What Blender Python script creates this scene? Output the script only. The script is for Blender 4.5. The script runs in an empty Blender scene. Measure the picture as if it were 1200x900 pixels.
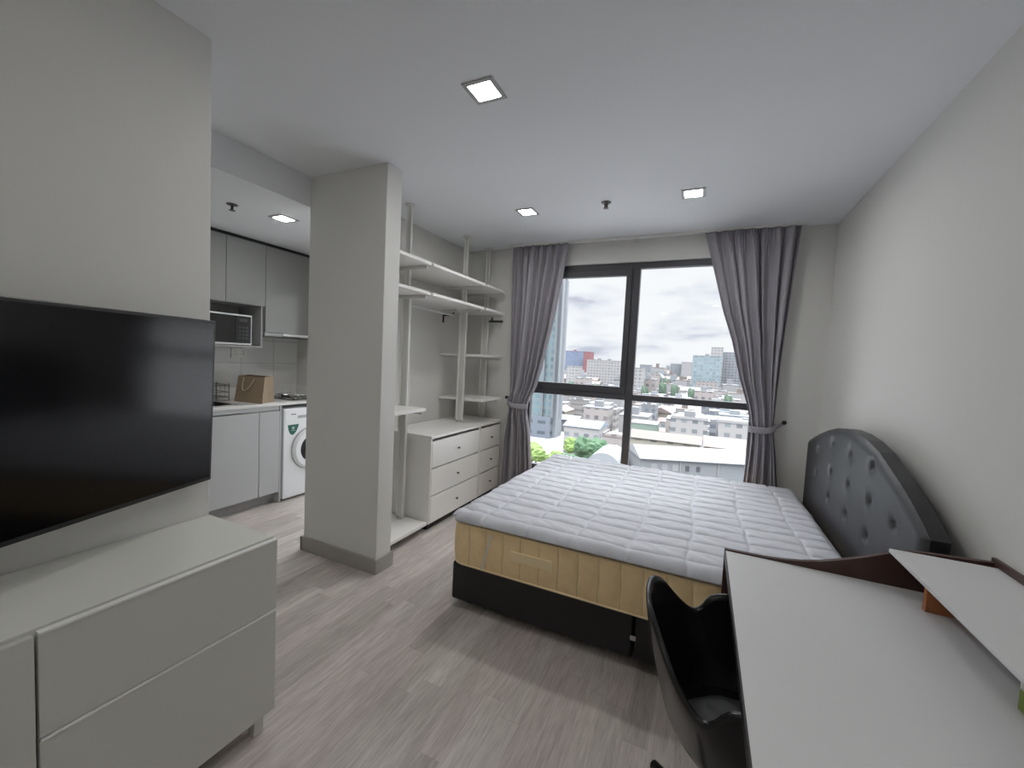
import bpy, bmesh, math, random
from mathutils import Vector, Matrix
random.seed(7)
sc = bpy.context.scene
COL = sc.collection
PI = math.pi
CZ = 1.45          # camera height
FP = 481.43        # focal length in pixels of a 1200 px wide frame
yaw, pitch, roll = 0.434264, 0.0582341, 0.0492431

# ------------------------------------------------------------------ camera
F = Vector((-math.sin(yaw)*math.cos(pitch), math.cos(yaw)*math.cos(pitch), -math.sin(pitch)))
R0 = Vector((math.cos(yaw), math.sin(yaw), 0)); U0 = R0.cross(F)
Rv = math.cos(roll)*R0 + math.sin(roll)*U0
Uv = -math.sin(roll)*R0 + math.cos(roll)*U0
cam = bpy.data.cameras.new('camera'); camo = bpy.data.objects.new('camera', cam); COL.objects.link(camo)
cam.sensor_width = 36; cam.lens = FP/1200*36; cam.clip_start = 0.02; cam.clip_end = 4000
camo.matrix_world = Matrix(((Rv.x, Uv.x, -F.x, 0), (Rv.y, Uv.y, -F.y, 0), (Rv.z, Uv.z, -F.z, CZ), (0, 0, 0, 1)))
sc.camera = camo

def at(px, py, Y):
    """world point that lies at depth Y on the sight line through a pixel of the 1200x900 frame"""
    d = Rv*((px-600)/FP) - Uv*((py-450)/FP) + F
    t = Y/d.y
    return Vector((d.x*t, Y, CZ+d.z*t))

# ------------------------------------------------------------------ materials
def nt(name):
    m = bpy.data.materials.new(name); m.use_nodes = True
    n = m.node_tree.nodes; l = m.node_tree.links
    return m, n, l, n['Principled BSDF']

def mat(name, col, rough=.5, metal=0, bump=0, bscale=60, vary=0, vscale=3, emit=None, estr=0, coat=0, spec=.5):
    m, n, l, b = nt(name)
    b.inputs['Base Color'].default_value = (*col, 1)
    b.inputs['Roughness'].default_value = rough
    b.inputs['Metallic'].default_value = metal
    b.inputs['Specular IOR Level'].default_value = spec
    b.inputs['Coat Weight'].default_value = coat
    b.inputs['Coat Roughness'].default_value = .08
    tc = n.new('ShaderNodeTexCoord')
    if vary:
        ns = n.new('ShaderNodeTexNoise'); ns.inputs['Scale'].default_value = vscale; ns.inputs['Detail'].default_value = 4
        l.new(tc.outputs['Object'], ns.inputs['Vector'])
        mx = n.new('ShaderNodeMix'); mx.data_type = 'RGBA'
        mx.inputs[6].default_value = (*[c*(1-vary) for c in col], 1); mx.inputs[7].default_value = (*[min(1, c*(1+vary)) for c in col], 1)
        l.new(ns.outputs['Fac'], mx.inputs[0]); l.new(mx.outputs[2], b.inputs['Base Color'])
    if bump:
        ns = n.new('ShaderNodeTexNoise'); ns.inputs['Scale'].default_value = bscale; ns.inputs['Detail'].default_value = 3
        l.new(tc.outputs['Object'], ns.inputs['Vector'])
        bp = n.new('ShaderNodeBump'); bp.inputs['Strength'].default_value = bump; bp.inputs['Distance'].default_value = .01
        l.new(ns.outputs['Fac'], bp.inputs['Height']); l.new(bp.outputs['Normal'], b.inputs['Normal'])
    if emit:
        b.inputs['Emission Color'].default_value = (*emit, 1); b.inputs['Emission Strength'].default_value = estr
    return m

def math_node(n, l, op, a, b=None):
    x = n.new('ShaderNodeMath'); x.operation = op
    for i, v in enumerate((a, b)):
        if v is None: continue
        if isinstance(v, (int, float)): x.inputs[i].default_value = v
        else: l.new(v, x.inputs[i])
    return x.outputs[0]

def floor_mat():
    m, n, l, b = nt('laminate_floor')
    tc = n.new('ShaderNodeTexCoord'); sp = n.new('ShaderNodeSeparateXYZ'); l.new(tc.outputs['Object'], sp.inputs[0])
    W, L = .095, .92
    row = math_node(n, l, 'FLOOR', math_node(n, l, 'DIVIDE', sp.outputs[0], W))
    wn = n.new('ShaderNodeTexWhiteNoise'); wn.noise_dimensions = '1D'; l.new(row, wn.inputs['W'])
    yy = math_node(n, l, 'ADD', math_node(n, l, 'DIVIDE', sp.outputs[1], L), math_node(n, l, 'MULTIPLY', wn.outputs['Value'], 3.7))
    colm = math_node(n, l, 'FLOOR', yy)
    cb = n.new('ShaderNodeCombineXYZ'); l.new(row, cb.inputs[0]); l.new(colm, cb.inputs[1])
    w2 = n.new('ShaderNodeTexWhiteNoise'); w2.noise_dimensions = '3D'; l.new(cb.outputs[0], w2.inputs['Vector'])
    cr = n.new('ShaderNodeValToRGB'); e = cr.color_ramp.elements
    e[0].position = 0; e[0].color = (.41, .375, .345, 1); e[1].position = 1; e[1].color = (.60, .565, .53, 1)
    x = cr.color_ramp.elements.new(.45); x.color = (.54, .505, .475, 1)
    x = cr.color_ramp.elements.new(.75); x.color = (.50, .445, .425, 1)
    l.new(w2.outputs['Value'], cr.inputs[0])
    # grain: stretched along the plank, shifted plank by plank
    mp = n.new('ShaderNodeMapping'); mp.inputs['Scale'].default_value = (17, 2.0, 1)
    va = n.new('ShaderNodeVectorMath'); va.operation = 'ADD'; sc_ = n.new('ShaderNodeVectorMath'); sc_.operation = 'SCALE'; sc_.inputs['Scale'].default_value = 7.3
    l.new(w2.outputs['Color'], sc_.inputs[0]); l.new(tc.outputs['Object'], va.inputs[0]); l.new(sc_.outputs[0], va.inputs[1]); l.new(va.outputs[0], mp.inputs['Vector'])
    ns = n.new('ShaderNodeTexNoise'); ns.inputs['Scale'].default_value = 1; ns.inputs['Detail'].default_value = 7; ns.inputs['Roughness'].default_value = .65; ns.inputs['Distortion'].default_value = 1.2
    l.new(mp.outputs[0], ns.inputs['Vector'])
    gr = n.new('ShaderNodeValToRGB'); g = gr.color_ramp.elements; g[0].position = .30; g[0].color = (.80, .775, .765, 1); g[1].position = .66; g[1].color = (1.10, 1.10, 1.10, 1)
    l.new(ns.outputs['Fac'], gr.inputs[0])
    mx = n.new('ShaderNodeMix'); mx.data_type = 'RGBA'; mx.blend_type = 'MULTIPLY'; mx.inputs[0].default_value = 1
    l.new(cr.outputs[0], mx.inputs[6]); l.new(gr.outputs[0], mx.inputs[7])
    mp2 = n.new('ShaderNodeMapping'); mp2.inputs['Scale'].default_value = (110, 9, 1); l.new(va.outputs[0], mp2.inputs['Vector'])
    n2 = n.new('ShaderNodeTexNoise'); n2.inputs['Scale'].default_value = 1; n2.inputs['Detail'].default_value = 4; n2.inputs['Roughness'].default_value = .6; l.new(mp2.outputs[0], n2.inputs['Vector'])
    g2 = n.new('ShaderNodeValToRGB'); q = g2.color_ramp.elements; q[0].position = .36; q[0].color = (.87, .86, .855, 1); q[1].position = .62; q[1].color = (1.08, 1.08, 1.08, 1)
    l.new(n2.outputs['Fac'], g2.inputs[0])
    mxb = n.new('ShaderNodeMix'); mxb.data_type = 'RGBA'; mxb.blend_type = 'MULTIPLY'; mxb.inputs[0].default_value = 1
    l.new(mx.outputs[2], mxb.inputs[6]); l.new(g2.outputs[0], mxb.inputs[7]); mx = mxb
    # joints
    fx = math_node(n, l, 'FRACT', math_node(n, l, 'DIVIDE', sp.outputs[0], W)); fy = math_node(n, l, 'FRACT', yy)
    jx = math_node(n, l, 'LESS_THAN', fx, .018); jy = math_node(n, l, 'LESS_THAN', fy, .003)
    j = math_node(n, l, 'MULTIPLY', math_node(n, l, 'MAXIMUM', jx, jy), .28)
    m2 = n.new('ShaderNodeMix'); m2.data_type = 'RGBA'; l.new(j, m2.inputs[0]); l.new(mx.outputs[2], m2.inputs[6]); m2.inputs[7].default_value = (.12, .1, .09, 1)
    l.new(m2.outputs[2], b.inputs['Base Color']); b.inputs['Roughness'].default_value = .42
    bp = n.new('ShaderNodeBump'); bp.inputs['Strength'].default_value = .08; bp.inputs['Distance'].default_value = .004
    l.new(ns.outputs['Fac'], bp.inputs['Height']); l.new(bp.outputs[0], b.inputs['Normal'])
    return m

def brick_mat(name, c1, mortar, bw, bh, ms, axes='YZ', rough=.25, offset=0, origin=(0, 0)):
    m, n, l, b = nt(name)
    tc = n.new('ShaderNodeTexCoord'); sp = n.new('ShaderNodeSeparateXYZ'); l.new(tc.outputs['Object'], sp.inputs[0])
    cb = n.new('ShaderNodeCombineXYZ')
    for i, a in enumerate(axes):
        l.new(math_node(n, l, 'SUBTRACT', sp.outputs['XYZ'.index(a)], origin[i]), cb.inputs[i])
    br = n.new('ShaderNodeTexBrick'); br.offset = offset; br.inputs['Scale'].default_value = 1
    br.inputs['Brick Width'].default_value = bw; br.inputs['Row Height'].default_value = bh; br.inputs['Mortar Size'].default_value = ms
    br.inputs['Mortar Smooth'].default_value = .1
    br.inputs['Color1'].default_value = (*c1, 1); br.inputs['Color2'].default_value = (*[c*.96 for c in c1], 1); br.inputs['Mortar'].default_value = (*mortar, 1)
    l.new(cb.outputs[0], br.inputs['Vector']); l.new(br.outputs['Color'], b.inputs['Base Color']); b.inputs['Roughness'].default_value = rough
    return m

def facade_mat(name, wall, glass, bw, bh, fx=.55, fy=.5, band=None):
    """windows as a grid pattern across a far facade: works on walls of either direction"""
    m, n, l, b = nt(name)
    tc = n.new('ShaderNodeTexCoord'); sp = n.new('ShaderNodeSeparateXYZ'); l.new(tc.outputs['Object'], sp.inputs[0])
    h = math_node(n, l, 'ADD', sp.outputs[0], sp.outputs[1])
    fxn = math_node(n, l, 'FRACT', math_node(n, l, 'DIVIDE', h, bw)); fyn = math_node(n, l, 'FRACT', math_node(n, l, 'DIVIDE', sp.outputs[2], bh))
    ix = math_node(n, l, 'LESS_THAN', math_node(n, l, 'ABSOLUTE', math_node(n, l, 'SUBTRACT', fxn, .5)), fx/2)
    iy = math_node(n, l, 'LESS_THAN', math_node(n, l, 'ABSOLUTE', math_node(n, l, 'SUBTRACT', fyn, .5)), fy/2)
    w = math_node(n, l, 'MULTIPLY', ix, iy)
    ge = n.new('ShaderNodeNewGeometry'); sn = n.new('ShaderNodeSeparateXYZ'); l.new(ge.outputs['Normal'], sn.inputs[0])
    w = math_node(n, l, 'MULTIPLY', w, math_node(n, l, 'LESS_THAN', math_node(n, l, 'ABSOLUTE', sn.outputs[2]), .5))
    cells = n.new('ShaderNodeCombineXYZ')
    l.new(math_node(n, l, 'FLOOR', math_node(n, l, 'DIVIDE', h, bw)), cells.inputs[0]); l.new(math_node(n, l, 'FLOOR', math_node(n, l, 'DIVIDE', sp.outputs[2], bh)), cells.inputs[1])
    wn = n.new('ShaderNodeTexWhiteNoise'); l.new(cells.outputs[0], wn.inputs['Vector'])
    gm = n.new('ShaderNodeMix'); gm.data_type = 'RGBA'; l.new(wn.outputs['Value'], gm.inputs[0])
    gm.inputs[6].default_value = (*glass, 1); gm.inputs[7].default_value = (*[g*1.7 for g in glass], 1)
    mx = n.new('ShaderNodeMix'); mx.data_type = 'RGBA'; l.new(w, mx.inputs[0]); mx.inputs[6].default_value = (*wall, 1); l.new(gm.outputs[2], mx.inputs[7])
    l.new(mx.outputs[2], b.inputs['Base Color']); b.inputs['Roughness'].default_value = .7
    return m

def glass_mat():
    m = bpy.data.materials.new('window_glass'); m.use_nodes = True; n = m.node_tree.nodes; l = m.node_tree.links
    n.remove(n['Principled BSDF'])
    t = n.new('ShaderNodeBsdfTransparent'); t.inputs[0].default_value = (.985, .985, .985, 1)
    g = n.new('ShaderNodeBsdfGlossy'); g.inputs['Roughness'].default_value = .01
    fr = n.new('ShaderNodeFresnel'); fr.inputs[0].default_value = 1.18
    mx = n.new('ShaderNodeMixShader'); l.new(fr.outputs[0], mx.inputs[0]); l.new(t.outputs[0], mx.inputs[1]); l.new(g.outputs[0], mx.inputs[2])
    l.new(mx.outputs[0], n['Material Output'].inputs[0])
    return m

M = {}
M['wall'] = mat('painted_wall', (.665, .66, .635), .62, bump=.03, bscale=220)
M['ceiling'] = mat('painted_ceiling', (.76, .775, .80), .8)
M['floor'] = floor_mat()
M['skirting'] = mat('grey_skirting', (.34, .325, .30), .45)
M['lacquer'] = mat('white_lacquer', (.62, .62, .585), .3)
M['lacquer_edge'] = mat('white_edge', (.74, .74, .70), .3)
M['white'] = mat('white_foil', (.83, .82, .80), .38)
M['whitepost'] = mat('white_steel', (.62, .62, .595), .35)
M['darkgap'] = mat('gap_shade', (.03, .03, .03), .8)  # near-black, stands for shade in the gaps over cabinets and under dressers
M['knob'] = mat('dark_knob', (.05, .05, .05), .35)
M['black_metal'] = mat('black_metal', (.012, .012, .012), .4)
M['frame'] = mat('bronze_aluminium', (.06, .06, .068), .5, .2)
M['glass'] = glass_mat()
M['curtain'] = mat('grey_curtain', (.345, .33, .365), .85, bump=.06, bscale=400)
M['tvbody'] = mat('tv_plastic', (.012, .012, .013), .35)
M['screen'] = mat('tv_screen', (.004, .004, .005), .13, spec=.4)
M['leather'] = mat('black_leather', (.020, .020, .024), .38, bump=.12, bscale=140)
M['button'] = mat('black_button', (.03, .03, .035), .25)
M['bedbase'] = mat('black_vinyl', (.012, .012, .013), .5, bump=.1, bscale=200)
def damask(offset):
    m = mat('gold_damask', (.95, .71, .40), .5, bump=.25, bscale=70, vary=.10, vscale=22)
    n = m.node_tree.nodes; l = m.node_tree.links; b = n['Principled BSDF']
    src = b.inputs['Base Color'].links[0].from_socket
    tc = n.new('ShaderNodeTexCoord'); sp = n.new('ShaderNodeSeparateXYZ'); l.new(tc.outputs['Object'], sp.inputs[0])
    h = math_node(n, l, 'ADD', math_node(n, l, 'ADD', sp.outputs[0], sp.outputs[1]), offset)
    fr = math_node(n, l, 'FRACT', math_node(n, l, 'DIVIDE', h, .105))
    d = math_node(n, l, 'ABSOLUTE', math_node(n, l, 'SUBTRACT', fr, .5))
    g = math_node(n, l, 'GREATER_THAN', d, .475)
    mx = n.new('ShaderNodeMix'); mx.data_type = 'RGBA'; l.new(g, mx.inputs[0]); l.new(src, mx.inputs[6]); mx.inputs[7].default_value = (.72, .53, .29, 1)  # darker stripe painted along each stitched groove for the shade in it
    l.new(mx.outputs[2], b.inputs['Base Color'])
    return m
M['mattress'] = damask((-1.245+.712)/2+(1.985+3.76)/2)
M['piping'] = mat('gold_piping', (.84, .68, .42), .5)
M['label'] = mat('woven_label', (.93, .76, .47), .5)
M['topper'] = mat('white_quilt', (.56, .57, .615), .8, bump=.1, bscale=70)
M['elastic'] = mat('white_elastic', (.72, .68, .60), .7)
M['desk'] = mat('grey_white_laminate', (.68, .68, .69), .38, vary=.02)
M['mahogany'] = mat('dark_red_veneer', (.055, .022, .018), .4, vary=.2, vscale=12)
M['deskedge'] = mat('black_edge', (.02, .018, .018), .4)
M['orange'] = mat('orange_wood', (.42, .15, .055), .45, vary=.12, vscale=18)
M['chair'] = mat('black_gloss_plastic', (.010, .010, .011), .22)
M['pad'] = mat('black_seat_pad', (.05, .052, .056), .5, bump=.4, bscale=14)
M['kitchen'] = mat('grey_gloss_cabinet', (.27, .275, .275), .16)
M['kitchen_base'] = mat('pale_grey_cabinet', (.49, .50, .515), .3)
M['channel'] = mat('aluminium_channel', (.58, .6, .62), .35, .3)
M['carcass'] = mat('grey_carcass', (.30, .305, .30), .5)
M['toekick'] = mat('grey_plinth', (.33, .33, .33), .45)
M['counter'] = mat('white_stone', (.74, .74, .73), .25, vary=.04, vscale=60)
M['tile'] = brick_mat('white_tile', (.72, .72, .715), (.50, .50, .50), .335, .235, .004, 'YZ', .2, 0, (2.558, 1.29-.235*8))
M['steel'] = mat('steel', (.55, .55, .55), .25, 1)
M['darksteel'] = mat('dark_steel', (.16, .16, .16), .35, 1)
M['hob'] = mat('black_hob', (.02, .02, .02), .15)
M['appliance'] = mat('white_appliance', (.86, .88, .91), .3)
M['applgrey'] = mat('grey_appliance', (.42, .43, .45), .35)
M['drumglass'] = mat('drum_glass', (.03, .03, .035), .08)
M['sticker'] = mat('green_sticker', (.008, .11, .075), .5)
M['stickermark'] = mat('pale_print', (.35, .5, .45), .5)
M['kraft'] = mat('kraft_paper', (.30, .225, .15), .6, vary=.06, vscale=20, bump=.15, bscale=25)
M['rope'] = mat('cream_rope', (.62, .56, .42), .8)
M['socket'] = mat('socket_plastic', (.75, .75, .73), .35)
M['lampframe'] = mat('lamp_frame', (.42, .42, .42), .4)
M['lampglow'] = mat('lamp_diffuser', (.8, .85, .85), .5, emit=(1, .985, .95), estr=48)
M['brass'] = mat('sprinkler_metal', (.10, .09, .08), .4, .8)
M['cable'] = mat('white_cable', (.75, .75, .72), .4)
M['carton'] = mat('white_card', (.72, .73, .68), .5)
M['cartongreen'] = mat('green_card', (.20, .27, .05), .5)
M['key'] = mat('dim_key', (.06, .06, .065), .4)
M['lip'] = mat('lip_highlight', (.88, .88, .85), .25)  # paler than the lacquer: highlight on the drawer tops put into the colour
M['caster'] = mat('clear_caster', (.45, .45, .45), .3)

# ------------------------------------------------------------------ mesh builder
class MB:
    def __init__(s): s.v = []; s.f = []
    def box(s, x0, x1, y0, y1, z0, z1):
        b = len(s.v)
        s.v += [(x0, y0, z0), (x1, y0, z0), (x1, y1, z0), (x0, y1, z0), (x0, y0, z1), (x1, y0, z1), (x1, y1, z1), (x0, y1, z1)]
        s.f += [tuple(b+i for i in q) for q in ((0, 3, 2, 1), (4, 5, 6, 7), (0, 1, 5, 4), (1, 2, 6, 5), (2, 3, 7, 6), (3, 0, 4, 7))]
        return s
    def tube(s, pts, r, n=8, closed=False):
        pts = [Vector(p) for p in pts]; b = len(s.v); k = len(pts)
        rr = r if isinstance(r, (list, tuple)) else [r]*k
        for i, p in enumerate(pts):
            a = pts[(i-1) % k] if (closed or i > 0) else p; c = pts[(i+1) % k] if (closed or i < k-1) else p
            t = (c-a).normalized(); ref = Vector((0, 0, 1)) if abs(t.z) < .9 else Vector((1, 0, 0))
            u = t.cross(ref).normalized(); w = t.cross(u)
            for j in range(n):
                an = 2*PI*j/n; s.v.append(tuple(p + (u*math.cos(an)+w*math.sin(an))*rr[i]))
        for i in range(k if closed else k-1):
            for j in range(n):
                A = b+i*n+j; B = b+i*n+(j+1) % n; Cc = b+((i+1) % k)*n+(j+1) % n; D = b+((i+1) % k)*n+j
                s.f.append((A, B, Cc, D))
        if not closed:
            s.f.append(tuple(b+j for j in range(n))[::-1]); s.f.append(tuple(b+(k-1)*n+j for j in range(n)))
        return s
    def lathe(s, prof, c=(0, 0, 0), n=24, axis='z'):
        b = len(s.v)
        for r, z in prof:
            for j in range(n):
                a = 2*PI*j/n; x, y = r*math.cos(a), r*math.sin(a)
                p = (x, y, z) if axis == 'z' else ((z, x, y) if axis == 'x' else (x, z, y))
                s.v.append((p[0]+c[0], p[1]+c[1], p[2]+c[2]))
        for i in range(len(prof)-1):
            for j in range(n): s.f.append((b+i*n+j, b+i*n+(j+1) % n, b+(i+1)*n+(j+1) % n, b+(i+1)*n+j))
        s.f.append(tuple(b+j for j in range(n))[::-1]); s.f.append(tuple(b+(len(prof)-1)*n+j for j in range(n)))
        return s
    def grid(s, fn, nu, nv, wrap=False):
        b = len(s.v)
        for i in range(nu+1):
            for j in range(nv+1): s.v.append(tuple(fn(i/nu, j/nv)))
        for i in range(nu):
            for j in range(nv):
                a = b+i*(nv+1)+j; s.f.append((a, a+nv+1, a+nv+2, a+1))
        return s
    def prism(s, pts, axis, a0, a1):
        """extrude a 2D outline: axis 'y' takes (x,z), 'x' takes (y,z), 'z' takes (x,y)"""
        b = len(s.v); k = len(pts)
        for a in (a0, a1):
            for p, q in pts: s.v.append({'y': (p, a, q), 'x': (a, p, q), 'z': (p, q, a)}[axis])
        s.f.append(tuple(b+i for i in range(k))); s.f.append(tuple(b+k+i for i in range(k))[::-1])
        for i in range(k): s.f.append((b+i, b+k+i, b+k+(i+1) % k, b+(i+1) % k))
        return s
    def build(s, name, m, parent=None, bevel=0, smooth=False, seg=2, solid=0, sub=0, fixn=True, weld=False, world=True):
        me = bpy.data.meshes.new(name)
        vs = s.v
        if parent is not None and world:
            mw = Vector(parent.get('_o', (0, 0, 0))) if '_o' in parent else Vector((0, 0, 0))
            vs = [(x-mw.x, y-mw.y, z-mw.z) for x, y, z in s.v]
        me.from_pydata(vs, [], s.f); me.update()
        if fixn or weld:
            bm = bmesh.new(); bm.from_mesh(me)
            if weld: bmesh.ops.remove_doubles(bm, verts=bm.verts, dist=1e-5)
            if fixn: bmesh.ops.recalc_face_normals(bm, faces=bm.faces)
            bm.to_mesh(me); bm.free()
        me.materials.append(m if not isinstance(m, str) else M[m])
        o = bpy.data.objects.new(name, me); COL.objects.link(o)
        if parent is not None:
            o.parent = parent
            o['_o'] = tuple(parent['_o']) if '_o' in parent else (0, 0, 0)
        if smooth:
            for p in me.polygons: p.use_smooth = True
        if solid:
            d = o.modifiers.new('thick', 'SOLIDIFY'); d.thickness = solid; d.offset = 0
        if bevel:
            d = o.modifiers.new('bevel', 'BEVEL'); d.width = bevel; d.segments = seg; d.limit_method = 'ANGLE'; d.angle_limit = .7
            d.harden_normals = False
        if sub:
            d = o.modifiers.new('sub', 'SUBSURF'); d.levels = sub; d.render_levels = sub
        return o

def B(*a): return MB().box(*a)
def thing(name, label, cat, loc=(0, 0, 0), group=None):
    o = bpy.data.objects.new(name, None); COL.objects.link(o); o.location = loc; o.empty_display_size = .1
    o['label'] = label; o['category'] = cat; o['_o'] = tuple(loc)
    if group: o['group'] = group
    return o
def tag(o, label, cat, group=None, kind=None):
    o['label'] = label; o['category'] = cat
    if group: o['group'] = group
    if kind: o['kind'] = kind
    return o
def struct(o): o['kind'] = 'structure'; return o
def copy_tree(o, parent=None):
    c = o.copy(); COL.objects.link(c); c.parent = parent
    for ch in [x for x in o.children]: copy_tree(ch, c)
    return c

# ================================================================== THE ROOM
H = 2.64; XR = .875; YF = 4.03; XC = -2.475; XP = -1.865; XTV = -1.825; KX = -4.15; KH = 2.44; KY = 3.17; YB = -2.6
struct(B(-4.35, -2.55, YB-.2, KY+.1, -.12, 0).box(-2.55, XR+.2, YB-.2, YF+.2, -.12, 0).build('floor', 'floor'))
struct(B(-2.55, XR+.2, YB-.2, YF+.2, H, H+.15).build('ceiling', 'ceiling'))
struct(B(-4.35, -2.55, .9, KY+.1, KH, H+.15).build('ceiling', 'ceiling'))          # lower kitchen ceiling
struct(B(XR, XR+.2, YB, YF+.2, 0, H).build('wall_right', 'wall'))
struct(B(-4.35, XR, YB-.2, YB, 0, H).build('wall_back', 'wall'))
struct(B(-4.35, XTV, YB, 1.0, 0, H).build('wall_left', 'wall', bevel=.004))
struct(B(-2.55, XP, 2.03, 2.17, 0, H).build('wall_pillar', 'wall', bevel=.004))
struct(B(-2.55, XC, 2.17, YF, 0, H).build('wall_closet', 'wall'))
struct(B(-4.35, KX, 1.0, KY+.1, 0, KH).build('wall_kitchen', 'tile'))
struct(B(KX, -3.46, KY, KY+.1, 0, KH).box(-2.62, -2.55, KY, KY+.1, 0, KH).box(-3.46, -2.62, KY, KY+.1, 2.12, KH).build('wall_kitchen_end', 'wall'))
dm = B(-3.46, -3.40, KY+.02, KY+.07, 0, 2.12).box(-2.68, -2.62, KY+.02, KY+.07, 0, 2.12).box(-3.40, -2.68, KY+.02, KY+.07, 2.06, 2.12).box(-3.40, -2.68, KY+.02, KY+.07, 0, .06)
d1 = struct(dm.build('door_1', 'frame', bevel=.003)); d1['_o'] = (0, 0, 0)
B(-3.405, -2.675, KY+.04, KY+.046, .055, 2.065).build('door_pane', 'glass', d1)
B(-2.672, -2.655, KY-.02, KY+.02, .95, 1.10).build('door_handle', 'steel', d1)
struct(B(-4.35, -2.55, KY+.1, YF+.2, -.12, -.005).build('floor', 'skirting'))
# far wall with the window opening
WX0, WX1, WZ0, WZ1 = -1.72, .44, .29, 2.43
fw = MB()
fw.box(-2.55, WX0, YF, YF+.2, 0, H).box(WX1, XR, YF, YF+.2, 0, H).box(WX0, WX1, YF, YF+.2, 0, WZ0).box(WX0, WX1, YF, YF+.2, WZ1, H)
struct(fw.build('wall_far', 'wall'))
# skirting boards
sk = MB()
sk.box(-2.57, XP+.014, 2.016, 2.03, 0, .10).box(XP, XP+.014, 2.03, 2.184, 0, .10).box(-2.564, -2.55, 2.016, KY, 0, .10)
struct(sk.build('baseboard_pillar', 'skirting', bevel=.002))
struct(B(XTV, XTV+.014, YB, 1.014, 0, .10).box(-3.4, XTV+.014, 1.0, 1.014, 0, .10).build('baseboard_left', 'skirting', bevel=.002))
struct(B(XR-.014, XR, YB, YF, 0, .10).build('baseboard_right', 'skirting', bevel=.002))
struct(B(-1.94, XR-.014, YF-.014, YF, 0, .10).build('baseboard_far', 'skirting', bevel=.002))

# ------------------------------------------------------------------ window
FY0, FY1 = YF+.035, YF+.105
win = B(WX0, WX1, FY0, FY1, WZ1-.055, WZ1)
win.box(WX0, WX1, FY0, FY1, WZ0, WZ0+.06).box(WX0, WX0+.055, FY0, FY1, WZ0+.06, WZ1-.055).box(WX1-.055, WX1, FY0, FY1, WZ0+.06, WZ1-.055)
win.box(-.675, -.605, FY0, FY1, WZ0+.06, WZ1-.055)
win.box(WX0+.055, -.675, FY0, FY1, 1.115, 1.175).box(-.605, WX1-.055, FY0, FY1, 1.115, 1.175)
wf = struct(win.build('window_1', 'frame', bevel=.004))
wf['_o'] = (0, 0, 0)
cs = MB()
a0, a1, b0, b1 = WX0+.055, -.675, 1.175, WZ1-.055
cs.box(a0, a1, FY0-.012, FY1-.02, b1-.065, b1).box(a0, a1, FY0-.012, FY1-.02, b0, b0+.065)
cs.box(a0, a0+.055, FY0-.012, FY1-.02, b0+.065, b1-.065).box(a1-.055, a1, FY0-.012, FY1-.02, b0+.065, b1-.065)
cso = cs.build('casement_frame', 'frame', wf, bevel=.004)
B(a0+.05, a1-.05, FY0+.02, FY0+.028, b0+.06, b1-.06).build('window_pane', 'glass', cso)
B(-.61, WX1-.05, FY0+.03, FY0+.038, 1.17, b1+.005).build('window_pane', 'glass', wf)
B(WX0+.05, -.67, FY0+.03, FY0+.038, WZ0+.055, 1.12).build('window_pane', 'glass', wf)
B(-.61, WX1-.05, FY0+.03, FY0+.038, WZ0+.055, 1.12).build('window_pane', 'glass', wf)

# ------------------------------------------------------------------ curtain rail, curtains
ct = thing('curtain_track', 'thin white curtain track fixed along the ceiling above the window', 'curtain track', (0, 3.93, H))
B(-1.92, .66, 3.918, 3.942, H-.018, H-.001).build('track_rail', 'lacquer_edge', ct, bevel=.002)
B(-.66, -.63, 3.942, YF, H-.03, H-.02).build('track_bracket', 'whitepost', ct)

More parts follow.
